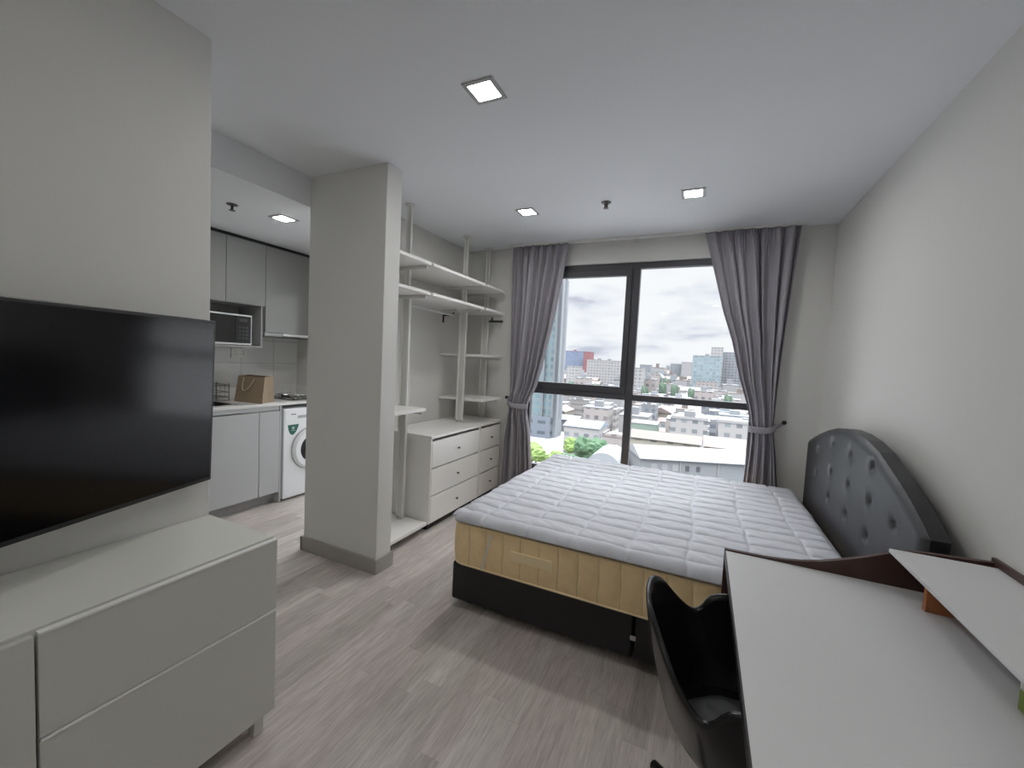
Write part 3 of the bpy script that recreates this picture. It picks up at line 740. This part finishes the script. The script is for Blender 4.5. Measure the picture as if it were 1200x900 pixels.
B(rx0-.01, rx1+.006, ry0-.015, ry1+.01, .949, .957).build('drip_tray', 'steel', dr, bevel=.002)
# hob
hbk = thing('hob', 'small black and steel two-burner hob at the far end of the worktop', 'hob', (-3.85, 2.9, .95))
B(-4.08, -3.62, 2.72, 3.08, .949, .956).build('hob_plate', 'hob', hbk, bevel=.002)
for (x, y, r) in ((-3.96, 2.9, .075), (-3.76, 2.9, .06)):
    b_ = MB().lathe([(r*.5, .956), (r*.55, .966), (r*.3, .972)], (x, y, 0), 18).build('burner', 'darksteel', hbk)
    ps = MB()
    ps.tube([(x+r*math.cos(a*PI/8), y+r*math.sin(a*PI/8), .978) for a in range(16)], .004, 6, True)
    for a in range(4):
        c_, s_ = math.cos(a*PI/2+.78), math.sin(a*PI/2+.78)
        ps.tube([(x+r*1.25*c_, y+r*1.25*s_, .957), (x+r*1.2*c_, y+r*1.2*s_, .98), (x+r*.35*c_, y+r*.35*s_, .98)], .0035, 6)
    ps.build('pan_support', 'steel', b_)
for y in (2.78, 2.83): MB().lathe([(.015, .956), (.015, .972), (.012, .974)], (-3.65, y, 0), 12).build('control_knob', 'steel', hbk)

# washing machine
wm = thing('washing_machine', 'white front-loading washing machine under the worktop beside the base cabinets', 'washing machine', (-3.82, 2.87, 0))
B(-4.10, KF+.015, 2.578, 3.158, .02, .885).build('body', 'appliance', wm, bevel=.008, seg=3)
B(KF+.0155, KF+.019, 2.59, 3.15, .755, .875).build('control_panel', 'appliance', wm, bevel=.001)
B(KF+.0192, KF+.021, 2.72, 2.90, .785, .812).build('display', 'applgrey', wm)
B(KF+.0192, KF+.0203, 2.650, 2.700, .825, .832).build('logo', 'knob', wm)
wd = MB().lathe([(.205, .0155), (.205, .035), (.185, .05), (.135, .052), (.128, .03), (.128, .02)], (KF, 2.868, .475), 40, 'x').build('door_ring', 'appliance', wm, smooth=False)
MB().lathe([(.127, .021), (.12, .035), (.09, .045), (.01, .05)], (KF, 2.868, .475), 32, 'x').build('door_glass', 'drumglass', wd, smooth=True)
MB().lathe([(.213, .0152), (.213, .0185)], (KF, 2.868, .475), 40, 'x').build('door_seam', 'applgrey', wm)
pts = [(2.618, .728), (2.735, .728), (2.728, .70), (2.705, .655), (2.672, .628), (2.645, .640), (2.625, .68)]
s_ = MB().prism(pts, 'x', KF+.0153, KF+.0166).build('sticker', 'sticker', wm)
MB().lathe([(.014, .0167), (.014, .0172)], (KF, 2.675, .695), 16, 'x').build('sticker_mark', 'stickermark', s_)
B(KF+.0167, KF+.0172, 2.655, 2.70, .668, .673).build('sticker_line', 'stickermark', s_)
B(KF+.0155, KF+.017, 2.60, 2.67, .045, .12).build('filter_flap', 'appliance', wm, bevel=.001)
for (x, y) in ((KF-.04, 2.61), (KF-.04, 3.12), (-4.05, 2.61), (-4.05, 3.12)): MB().lathe([(.018, 0), (.018, .021)], (x, y, 0), 10).build('foot', 'knob', wm)

# upper cabinets
UX = -3.79
uc = thing('wall_cabinet', 'grey wall cabinet above the microwave with two plain doors', 'cabinet', (-3.97, 2.2, 2.1), 'grey kitchen wall cabinets')
B(KX+.002, UX-.02, 1.02, 2.552, 1.836, 2.405).build('carcass', 'carcass', uc)
for (ya, yb) in ((1.02, 1.60), (1.604, 2.198), (2.202, 2.552)): B(UX-.019, UX, ya, yb, 1.838, 2.405).build('door', 'kitchen', uc, bevel=.0015)
B(KX+.002, UX-.03, 1.02, KY-.002, 2.406, KH-.001).build('top_gap_shade', 'darkgap', uc)
ni = thing('microwave_shelf', 'open grey niche under the wall cabinet holding the microwave', 'shelf', (-3.97, 2.2, 1.45))
B(KX+.002, UX-.01, 1.02, 2.536, 1.446, 1.462).build('shelf_board', 'carcass', ni)
B(KX+.002, UX-.01, 2.520, 2.536, 1.462, 1.835).build('side_panel', 'carcass', ni)
B(KX+.002, KX+.01, 1.02, 2.52, 1.462, 1.835).build('back_panel', 'carcass', ni)
hc = thing('wall_cabinet', 'grey glossy wall cabinet over the hob, reaching lower than its neighbour', 'cabinet', (-3.97, 2.85, 2.0), 'grey kitchen wall cabinets')
B(KX+.002, UX-.02, 2.556, KY-.002, 1.60, 2.405).build('carcass', 'carcass', hc)
for (ya, yb) in ((2.557, 3.165),): B(UX-.019, UX, ya, yb, 1.602, 2.405).build('door', 'kitchen', hc, bevel=.0015)
hd = thing('cooker_hood', 'slim steel and white cooker hood under the wall cabinet over the hob', 'cooker hood', (-3.97, 2.85, 1.58))
B(KX+.002, UX-.01, 2.56, 2.745, 1.568, 1.599).build('hood_front', 'applgrey', hd, bevel=.002)
B(KX+.002, UX-.005, 2.747, KY-.004, 1.574, 1.599).build('hood_slider', 'appliance', hd, bevel=.002)
B(KX+.05, UX-.08, 2.60, KY-.05, 1.560, 1.5675).build('hood_filter', 'darksteel', hd)

mw = thing('microwave', 'black-fronted microwave with white frame in the niche under the wall cabinet', 'microwave', (-3.95, 2.2, 1.463))
B(-4.12, UX-.03, 1.98, 2.435, 1.468, 1.738).build('body', 'appliance', mw, bevel=.004)
B(UX-.03, UX-.012, 1.98, 2.435, 1.468, 1.738).build('front_frame', 'appliance', mw, bevel=.003)
B(UX-.0119, UX-.006, 1.99, 2.29, 1.482, 1.725).build('door', 'hob', mw, bevel=.001)
cp = B(UX-.0119, UX-.006, 2.291, 2.424, 1.482, 1.725).build('control_panel', 'tvbody', mw, bevel=.001)
for i in range(4):
    for j in range(3): B(UX-.0059, UX-.005, 2.315+j*.032, 2.333+j*.032, 1.52+i*.032, 1.535+i*.032).build('key', 'key', cp)
B(UX-.0059, UX-.005, 2.32, 2.39, 1.675, 1.70).build('display', 'key', cp)
for y in (2.02, 2.4): MB().lathe([(.012, 1.463), (.012, 1.468)], (-3.86, y, 0), 10).build('foot', 'knob', mw)

so = thing('power_socket', 'double white power socket on the tiled wall under the microwave', 'socket', (KX, 2.53, 1.385))
B(KX, KX+.012, 2.455, 2.602, 1.343, 1.432).build('plate', 'socket', so, bevel=.003)
for y in (2.495, 2.562):
    for (dy, dz) in ((0, .016), (-.011, -.008), (.011, -.008)): B(KX+.0121, KX+.0128, y+dy-.003, y+dy+.003, 1.385+dz-.005, 1.385+dz+.005).build('socket_hole', 'knob', so)

# paper bag
bg = thing('paper_bag', 'brown paper carrier bag with cream rope handles standing on the worktop', 'bag', (-3.75, 2.45, .949))
A_, B_, C_ = Vector((-3.885, 2.335, .949)), Vector((-3.548, 2.372, .949)), Vector((-3.69, 2.585, .949))
D_ = A_+(C_-B_); hz = Vector((0, 0, .235)); cen = (A_+B_+C_+D_)/4
T = [A_.lerp(D_, .22)+hz+Vector((.015, 0, 0)), B_.lerp(C_, .20)+hz, C_.lerp(B_, .12)+hz, D_.lerp(A_, .12)+hz+Vector((.015, 0, 0))]
gm = B_.lerp(C_, .5); gt = (T[1]+T[2])/2+(A_-B_)*.10; gm2 = gm.lerp(gt, .35)+(B_-A_)*.01
gl = A_.lerp(D_, .5); glt = (T[0]+T[3])/2+(B_-A_)*.10
v = [A_, B_, gm, C_, D_, gl, T[0], T[1], gt, T[2], T[3], glt]
pb = MB(); pb.v = [tuple(p) for p in v]
pb.f = [(0, 1, 7, 6), (1, 2, 8, 7), (2, 3, 9, 8), (3, 4, 10, 9), (4, 5, 11, 10), (5, 0, 6, 11), (0, 5, 4, 3, 2, 1)]
pb.build('bag_body', 'kraft', bg, solid=.002, fixn=False)
def handle(P0, P1, out, droop):
    n = 12; pts = []
    for i in range(n+1):
        t = i/n; p = P0.lerp(P1, t); s = math.sin(PI*t)**.6
        pts.append(p+out*(.010+.050*s)+Vector((0, 0, -droop*s)))
    return MB().tube(pts, .0035, 8)
outv = Vector((.1, -1, .12)).normalized()
fl = lambda s, h: (A_.lerp(B_, s)).lerp(T[0].lerp(T[1], s), h)
handle(fl(.26, .93), fl(.66, .90), outv, .115).build('handle', 'rope', bg, smooth=True)
bl = lambda s, h: (D_.lerp(C_, s)).lerp(T[3].lerp(T[2], s), h)
handle(bl(.26, .93), bl(.66, .90), -outv, .10).build('handle', 'rope', bg, smooth=True)

# ================================================================== CEILING FITTINGS
def lamp(x, y, z, label, s=.076):
    t = thing('ceiling_light', label, 'ceiling light', (x, y, z), 'square recessed ceiling lights')
    m = MB(); i_ = s*.72
    m.box(x-s, x+s, y-s, y-i_, z-.007, z-.0005).box(x-s, x+s, y+i_, y+s, z-.007, z-.0005).box(x-s, x-i_, y-i_, y+i_, z-.007, z-.0005).box(x+i_, x+s, y-i_, y+i_, z-.007, z-.0005)
    m.build('frame', 'lampframe', t, bevel=.0015)
    B(x-i_, x+i_, y-i_, y+i_, z-.004, z-.0005).build('diffuser', 'lampglow', t)
lamp(-.968, 1.645, H, 'square ceiling light nearest the camera, in the middle of the room')
lamp(-1.365, 3.075, H, 'square ceiling light near the shelving side of the window')
lamp(-.145, 3.085, H, 'square ceiling light in front of the right curtain')
lamp(-.90, -1.45, H, 'added square ceiling light out of view at the back of the room, for fill')  # unseen lamp added to lift the mattress side and other camera-facing surfaces
lamp(.12, -.30, H, 'added square ceiling light out of view near the desk, for fill')  # unseen lamp added to brighten the right wall and the desk
lamp(-2.97, 2.135, KH, 'square ceiling light in the lower kitchen ceiling')
def sprinkler(x, y, z, label):
    t = thing('sprinkler', label, 'sprinkler', (x, y, z), 'fire sprinklers')
    MB().lathe([(.036, z-.001), (.034, z-.006), (.014, z-.010)], (x, y, 0), 20).build('cover_plate', 'brass', t)
    MB().tube([(x-.01, y, z-.009), (x-.01, y, z-.034), (x, y, z-.040)], .0035, 6).tube([(x+.01, y, z-.009), (x+.01, y, z-.034), (x, y, z-.040)], .0035, 6).tube([(x, y, z-.009), (x, y, z-.04)], .006, 8).build('sprinkler_body', 'brass', t)
    MB().lathe([(.020, z-.041), (.020, z-.044)], (x, y, 0), 14).build('deflector', 'brass', t)
sprinkler(-.733, 3.07, H, 'small metal sprinkler between the two far ceiling lights')
sprinkler(-3.065, 1.815, KH, 'small metal sprinkler on the kitchen ceiling')

# ================================================================== OUTSIDE
GZ = -31.0
ext = {}
def em(name, col, rough=.9): ext[name] = mat('city_'+name, col, rough, vary=.08, vscale=.15); return ext[name]
for nme, c in dict(ground=(.25, .25, .255), roof_white=(0.152, 0.156, 0.165), wall_white=(0.182, 0.182, 0.184), wall_grey=(0.115, 0.124, 0.134), roof_pink=(0.142, 0.115, 0.111), roof_brown=(0.115, 0.101, 0.094),
                   wall_cream=(0.174, 0.161, 0.134), wall_yellow=(0.188, 0.148, 0.074), wall_green=(0.128, 0.168, 0.142), dark=(0.034, 0.040, 0.048), leaf_light=(0.091, 0.140, 0.037), leaf_dark=(0.034, 0.074, 0.037),
                   leaf_far=(0.061, 0.094, 0.067), blue=(0.048, 0.081, 0.148), red=(0.146, 0.067, 0.073), trunk=(0.054, 0.040, 0.034), roof_blue=(0.134, 0.168, 0.201), gutter=(0.161, 0.174, 0.188)).items(): em(nme, c)  # leaf_far is paler than the near leaves, distance haze held in its colour
fac = dict(
    tower=facade_mat('facade_tower', (0.117, 0.151, 0.162), (0.056, 0.090, 0.106), 3.1, 3.2, .62, .55),
    towerdark=facade_mat('facade_podium', (0.099, 0.113, 0.137), (0.030, 0.038, 0.045), 6, 4.5, .6, .3),
    white=facade_mat('facade_white', (0.204, 0.200, 0.200), (0.076, 0.083, 0.090), 3.4, 3.3, .5, .42),
    pink=facade_mat('facade_pinkish', (0.196, 0.178, 0.174), (0.068, 0.065, 0.068), 3.6, 3.2, .45, .4),
    cream=facade_mat('facade_cream', (0.204, 0.193, 0.159), (0.076, 0.076, 0.068), 4.0, 3.0, .4, .4),
    grey=facade_mat('facade_grey', (0.144, 0.151, 0.162), (0.061, 0.068, 0.083), 3.5, 3.2, .6, .5),
    teal=facade_mat('facade_teal', (0.152, 0.177, 0.189), (0.091, 0.128, 0.144), 3.0, 3.4, .75, .6),  # lightened, distance haze is put into this facade colour
    blue=facade_mat('facade_blue', (0.104, 0.128, 0.177), (0.061, 0.079, 0.122), 4, 3.6, .6, .5),  # muted blue, haze of distance mixed into the colour
    balcony=facade_mat('facade_balcony', (0.204, 0.196, 0.189), (0.090, 0.083, 0.083), 12, 3.3, .9, .45))
gr = MB().grid(lambda u, v: (-700+1400*u, 30+1500*v, GZ), 4, 4).build('city_ground', ext['ground'], fixn=False)
struct(gr)

def block(name, x0, x1, y0, y1, ztop, m, label, cat='building', roof=None, parapet=True, group=None, gable=None, tanks=0, z0=GZ):
    t = thing(name, label, cat, ((x0+x1)/2, (y0+y1)/2, z0), group)
    B(x0, x1, y0, y1, z0, ztop).build('walls', m, t)
    rm = roof or ext['roof_white']
    if gable:
        o = .4; zr = ztop+gable
        MB().prism([(y0-o, ztop), (y1+o, ztop), (y1+o, ztop+.15), ((y0+y1)/2, zr+.2), (y0-o, ztop+.15)], 'x', x0-o, x1+o).build('roof', rm, t)
    else:
        B(x0-.15, x1+.15, y0-.15, y1+.15, ztop, ztop+.3).build('roof_slab', rm, t)
        if parapet: B(x0, x1, y0, y0+.25, ztop+.3, ztop+1.0).box(x0, x0+.25, y0+.25, y1, ztop+.3, ztop+1.0).box(x1-.25, x1, y0+.25, y1, ztop+.3, ztop+1.0).build('parapet', m, t)
    for k in range(tanks):
        w = min(4, (x1-x0)*.3); xx = x0+(x1-x0)*(.2+.6*(k+.5)/tanks)
        B(xx-w/2, xx+w/2, y0+1, y0+1+w, ztop+.3, ztop+2.8).build('roof_house', rm, t)
    return t
def pxb(name, pl, pr, ptop, D, depth, m, label, **kw):
    """building whose camera-facing wall stands at distance D between two sight lines"""
    a = at(pl, ptop, D); b = at(pr, ptop, D)
    return block(name, a.x, b.x, D, D+depth, (a.z+b.z)/2, m, label, **kw)

# tall tower at the left
a = at(560, 322, 165); b = at(655, 322, 165); zt = at(655, 326, 165).z; c = at(659, 326, 165)
tw = thing('tower_block', 'tall teal-glass residential tower rising at the left of the window view', 'building', ((a.x+b.x)/2, 170, GZ))
zp = at(645, 489, 165).z
B(a.x, b.x, 165, 177, zp, zt+1).build('walls', fac['tower'], tw)
for px in (603, 622, 640, 652, 661):
    xx = at(px, 400, 165).x; B(xx-.35, xx+.35, 163.6, 165, zp, zt+1).build('fin', ext['wall_grey'], tw)
B(b.x, c.x, 166.5, 175, GZ, zt+.5).build('service_core', ext['gutter'], tw)
B(a.x-2, b.x+.3, 163, 178, GZ, zp).build('podium', fac['towerdark'], tw)
B(a.x, b.x, 164.5, 177, zt+1, zt+2).build('crown', ext['wall_white'], tw)

pxb('office_block', 663, 684, 412, 620, 22, fac['blue'], 'blue and red high-rise far off beside the teal tower', roof=ext['red'], tanks=1)
pxb('office_block', 684, 692, 413, 600, 22, ext['red'], 'narrow red slab attached to the blue high-rise', roof=ext['red'])
pxb('apartment_block', 688, 728, 423, 480, 30, fac['white'], 'long white mid-rise block behind the casement window', tanks=2)
pxb('apartment_block', 664, 677, 430, 430, 20, fac['white'], 'small white block below the blue high-rise')
pxb('office_block', 812, 846, 418, 470, 30, fac['teal'], 'teal-glass twin office block on the skyline near the right curtain', tanks=1)
pxb('office_block', 848, 874, 414, 540, 30, fac['grey'], 'pale grey tower beside the teal office block, half behind the curtain')
pxb('office_block', 834, 848, 408, 520, 20, fac['white'], 'white tower rising behind the teal office block')
pxb('office_block', 815, 842, 448, 440, 12, fac['pink'], 'low pinkish podium in front of the teal office block')
pxb('apartment_block', 750, 762, 428, 700, 30, fac['grey'], 'small grey block on the skyline just right of the mullion')
pxb('apartment_block', 786, 799, 427, 760, 30, fac['grey'], 'grey stepped block in the middle of the skyline')
pxb('apartment_block', 799, 812, 425, 740, 30, fac['white'], 'pale block on the skyline left of the teal office block')
pxb('apartment_block', 738, 752, 432, 380, 25, fac['white'], 'white block seen just right of the window mullion')
pxb('apartment_block', 666, 690, 470, 235, 14, fac['balcony'], 'white walk-up block with long balconies right of the tower', tanks=1)
pxb('apartment_block', 682, 722, 480, 205, 12, fac['balcony'], 'beige balcony block behind the trees', tanks=2)
pxb('apartment_block', 752, 768, 476, 210, 16, fac['grey'], 'narrow grey stairwell block behind the pale green house', tanks=1)
pxb('apartment_block', 786, 830, 492, 150, 14, fac['white'], 'white four-storey block with dark windows right of the mullion', tanks=1)
pxb('apartment_block', 832.5, 841, 495, 172, 10, fac['grey'], 'small grey block squeezed beside the white four-storey block')
pxb('apartment_block', 842, 885, 497, 150, 12, fac['white'], 'white block partly hidden by the right curtain')
pxb('house', 738, 770, 497, 160, 10, ext['wall_green'], 'pale green house right of the window mullion', roof=ext['roof_white'], parapet=False)
pxb('house', 661, 702, 501, 135, 14, fac['white'], 'white house with bluish gabled roof behind the trees', roof=ext['roof_blue'], gable=1.6)
pxb('house', 706, 740, 513, 125, 9, fac['pink'], 'pinkish row house just left of the window mullion', roof=ext['roof_pink'])
pxb('row_house', 738, 821, 517, 112, 7, fac['cream'], 'long cream terrace with brownish roof behind the warehouse', roof=ext['roof_brown'], gable=1.6)
pxb('row_house', 825.5, 890, 527, 112, 8, ext['wall_yellow'], 'yellow-walled row house by the right curtain', roof=ext['roof_pink'], gable=2.0)
# warehouse: stands a little turned from the window
wa = at(752, 537, 80); zr = wa.z
d_ = Rv*((870-600)/FP)-Uv*((544-450)/FP)+F; t_ = (zr-CZ)/d_.z; wbp = Vector((0, 0, CZ))+d_*t_
wang = math.atan2(wbp.y-wa.y, wbp.x-wa.x)
wh = thing('warehouse', 'long grey warehouse with white metal roof close below the window', 'building', (wa.x, 80, GZ))
LW = 46
B(wa.x, wa.x+LW, 80, 90, GZ, zr).build('walls', ext['wall_grey'], wh)
MB().prism([(79.4, zr), (90.6, zr), (90.6, zr+.12), (85, zr+1.7), (79.4, zr+.12)], 'x', wa.x-.5, wa.x+LW+.5).build('roof', ext['roof_white'], wh)
for k in range(3): B(wa.x+1.8+k*2.0, wa.x+2.9+k*2.0, 79.93, 80, zr-2.1, zr-.8).build('window', ext['roof_white'], wh)
for k in range(2): B(wa.x+8.2+k*2.0, wa.x+8.9+k*2.0, 79.93, 80, zr-2.0, zr-1.0).build('window', ext['dark'], wh)
for k in range(6): B(wa.x+.1+k*7, wa.x+.3+k*7, 79.85, 80, GZ, zr).build('downpipe', ext['roof_white'], wh)
wh.rotation_euler = (0, 0, wang)
wt = thing('storage_shed', 'round-roofed grey shed joined to the left end of the warehouse', 'building', (wa.x-4, 84, GZ))
MB().prism([(wa.x-7.2+3.2*math.cos(PI*i/12), zr-2.6+2.6*math.sin(PI*i/12)) for i in range(13)]+[(wa.x-10.4, GZ), (wa.x-4.0, GZ)], 'y', 80, 90).build('shell', ext['gutter'], wt)

# trees
def crown(rad, seed, sq=.85):
    rnd = random.Random(seed); bm = bmesh.new()
    for k in range(9):
        d = Vector((rnd.uniform(-1, 1), rnd.uniform(-.7, .7), rnd.uniform(-.45, .6)))
        if d.length > 1: d.normalize()
        r = rad*rnd.uniform(.38, .58)
        mt_ = Matrix.Translation(d*rad*.62) @ Matrix.Diagonal((r, r, r*sq, 1))
        bmesh.ops.create_icosphere(bm, subdivisions=3, radius=1, matrix=mt_)
    for v_ in bm.verts:
        n_ = v_.co.copy(); f = 1+.10*math.sin(n_.x*2.9/rad*3+seed)*math.sin(n_.y*3.7/rad*3)*1+rnd.uniform(-.07, .07); v_.co = n_*f
    me = bpy.data.meshes.new('crown'); bm.to_mesh(me); bm.free(); return me
def tree(x, y, zc, r, m, label, seed, group='trees outside'):
    t = thing('tree', label, 'tree', (x, y, GZ), group)
    me = crown(r, seed); me.materials.append(m); o = bpy.data.objects.new('crown', me); COL.objects.link(o); o.parent = t; o.location = (0, 0, zc-GZ)
    for (s, d) in ((0, 0),): 
        MB().tube([(x, y, GZ), (x+.2, y, (GZ+zc)/2), (x, y, zc)], [.45, .35, .2], 8).build('trunk', ext['trunk'], t)
    return t
for (px, py, D, r, mm, lb, sd) in (
    (628, 531, 98, 3.9, 'leaf_light', 'bright green leafy tree at the lower left of the window', 1),
    (653, 537, 92, 2.6, 'leaf_light', 'second bright green tree, just left of the darker big tree', 2),
    (692, 530, 99, 4.9, 'leaf_dark', 'large dark green tree right of the bright green ones', 3),
    (675, 523, 110, 3.0, 'leaf_light', 'yellow-green treetop poking above the dark tree', 4),
    (668, 541, 88, 2.2, 'leaf_dark', 'darker low tree in the middle of the tree group', 5)):
    p = at(px, py, D); tree(p.x, D, p.z, r, ext[mm], lb, sd)
far_t = tree(0, 0, GZ+7, 6, ext['leaf_far'], 'distant green treetop scattered among the low rooftops', 9, 'distant trees among the rooftops')
tp_ = [(772, 439, 520), (762, 445, 430), (778, 448, 400), (783, 442, 470), (792, 450, 380), (757, 452, 330), (706, 485, 190), (712, 488, 185), (748, 489, 195), (700, 450, 400), (716, 455, 390), (671, 447, 420), (800, 440, 560), (767, 434, 600), (812, 455, 370), (730, 458, 360), (692, 458, 350), (855, 462, 300)]
for i, (px, py, D) in enumerate(tp_):
    o = far_t if i == 0 else copy_tree(far_t)
    p = at(px, py, D); o.location = (p.x, D, GZ); s = D/330*.42 if D > 250 else .45
    o.scale = (s*1.1, s, max(.5, (p.z-GZ)/9)) if D < 250 else (s*1.3, s, max(.6, (p.z-GZ+2)/12))
# low-rise sprawl
kinds = []
specs = [(9, 12, 7, 'wall_white', 'roof_white', 0), (14, 9, 6, 'wall_cream', 'roof_pink', 1.8), (8, 14, 9, 'wall_white', 'roof_brown', 0), (18, 8, 6, 'wall_white', 'roof_white', 2.0), (10, 10, 11, None, 'roof_white', 0), (12, 9, 7, None, 'roof_pink', 1.6), (16, 11, 9, None, 'gutter', 0)]
fm = {4: fac['pink'], 5: fac['white'], 6: fac['grey']}
for i, (w, d, h, wm_, rm_, gb) in enumerate(specs):
    t = thing('low_house', 'small pale house in the low-rise sprawl stretching to the skyline', 'house', (0, 0, 0), 'low houses of the city sprawl')
    B(-w/2, w/2, -d/2, d/2, 0, h).build('walls', ext[wm_] if wm_ else fm[i], t)
    if gb: MB().prism([(-d/2-.4, h), (d/2+.4, h), (d/2+.4, h+.15), (0, h+gb+.2), (-d/2-.4, h+.15)], 'x', -w/2-.4, w/2+.4).build('roof', ext[rm_], t)
    else: B(-w/2-.1, w/2+.1, -d/2-.1, d/2+.1, h, h+.3).box(-w*.2, w*.1, -d*.2, d*.15, h+.3, h+2.2).build('roof', ext[rm_], t)
    kinds.append(t)
rnd = random.Random(21); used = set(); cnt = 0
bpy.context.view_layer.update()
occ = []
for o in bpy.data.objects:
    if o.parent is None and o.get('category') in ('building', 'house', 'tree') and not o.name.startswith('low_house'):
        ps = [c.matrix_world @ Vector(b) for c in o.children for b in c.bound_box]
        if ps: occ.append((min(p.x for p in ps)-1, max(p.x for p in ps)+1, min(p.y for p in ps)-1, max(p.y for p in ps)+1))
row = 0; D = 172
while D < 900 and cnt < 285:
    xa = at(650, 460, D).x; xb = at(880, 470, D).x
    x = xa+rnd.uniform(0, 8); step = 13+D*.018
    while x < xb and cnt < 285:
        k = rnd.randrange(len(kinds)); src = kinds[k]
        s = rnd.uniform(.85, 1.25)*(1+max(0, D-300)/700); yy = D+rnd.uniform(-3, 3); turn = rnd.choice((0, 0, 0, PI/2))
        hw, hd = (specs[k][0]/2*s*1.05+.6, specs[k][1]/2*s+.6) if not turn else (specs[k][1]/2*s+.6, specs[k][0]/2*s*1.05+.6)
        bb = (x-hw, x+hw, yy-hd, yy+hd)
        if any(bb[0] < q[1] and bb[1] > q[0] and bb[2] < q[3] and bb[3] > q[2] for q in occ): x += 3; continue
        occ.append(bb)
        o = src if k not in used else copy_tree(src)
        used.add(k)
        o.location = (x, yy, GZ); o.scale = (s*1.05, s, s*rnd.uniform(.7, 1.5)*(1.0 if D < 420 else 1.25)); o.rotation_euler = (0, 0, turn)
        cnt += 1; x += hw*2+rnd.uniform(.3, step*.4)
    D *= 1.045; row += 1

# ================================================================== LIGHT
w = bpy.data.worlds.new('overcast'); sc.world = w; w.use_nodes = True
n = w.node_tree.nodes; l = w.node_tree.links; bg_ = n['Background']
tc = n.new('ShaderNodeTexCoord'); sp = n.new('ShaderNodeSeparateXYZ'); l.new(tc.outputs['Generated'], sp.inputs[0])
# clouds
mp = n.new('ShaderNodeMapping'); mp.inputs['Scale'].default_value = (1, 1, 3.2); l.new(tc.outputs['Generated'], mp.inputs[0])
ns = n.new('ShaderNodeTexNoise'); ns.inputs['Scale'].default_value = 5.2; ns.inputs['Detail'].default_value = 5; ns.inputs['Roughness'].default_value = .55; ns.inputs['Distortion'].default_value = .3
l.new(mp.outputs[0], ns.inputs['Vector'])
cr_ = n.new('ShaderNodeValToRGB'); e = cr_.color_ramp.elements
e[0].position = .33; e[0].color = (.50, .54, .63, 1); e[1].position = .52; e[1].color = (.84, .865, .88, 1)
x = e.new(.42); x.color = (.74, .775, .83, 1)
l.new(ns.outputs['Fac'], cr_.inputs[0])
l.new(cr_.outputs[0], bg_.inputs[0])
# an overcast sky is brightest overhead
er = n.new('ShaderNodeMapRange'); er.inputs['From Min'].default_value = .29; er.inputs['From Max'].default_value = .66; er.inputs['To Min'].default_value = 1.0; er.inputs['To Max'].default_value = 11.6
l.new(sp.outputs[2], er.inputs['Value'])
SKY = .355
ms = n.new('ShaderNodeMath'); ms.operation = 'MULTIPLY'; ms.inputs[1].default_value = SKY; l.new(er.outputs[0], ms.inputs[0]); l.new(ms.outputs[0], bg_.inputs[1])

# remove bookkeeping
for o in bpy.data.objects:
    if '_o' in o: del o['_o']
sc.view_settings.view_transform = 'Standard'; sc.view_settings.look = 'None'
sc.view_settings.gamma = 1; sc.view_settings.use_curve_mapping = False
sc.view_settings.exposure = 1.70
sc.cycles.max_bounces = 12; sc.cycles.diffuse_bounces = 7; sc.cycles.glossy_bounces = 4; sc.cycles.transparent_max_bounces = 12
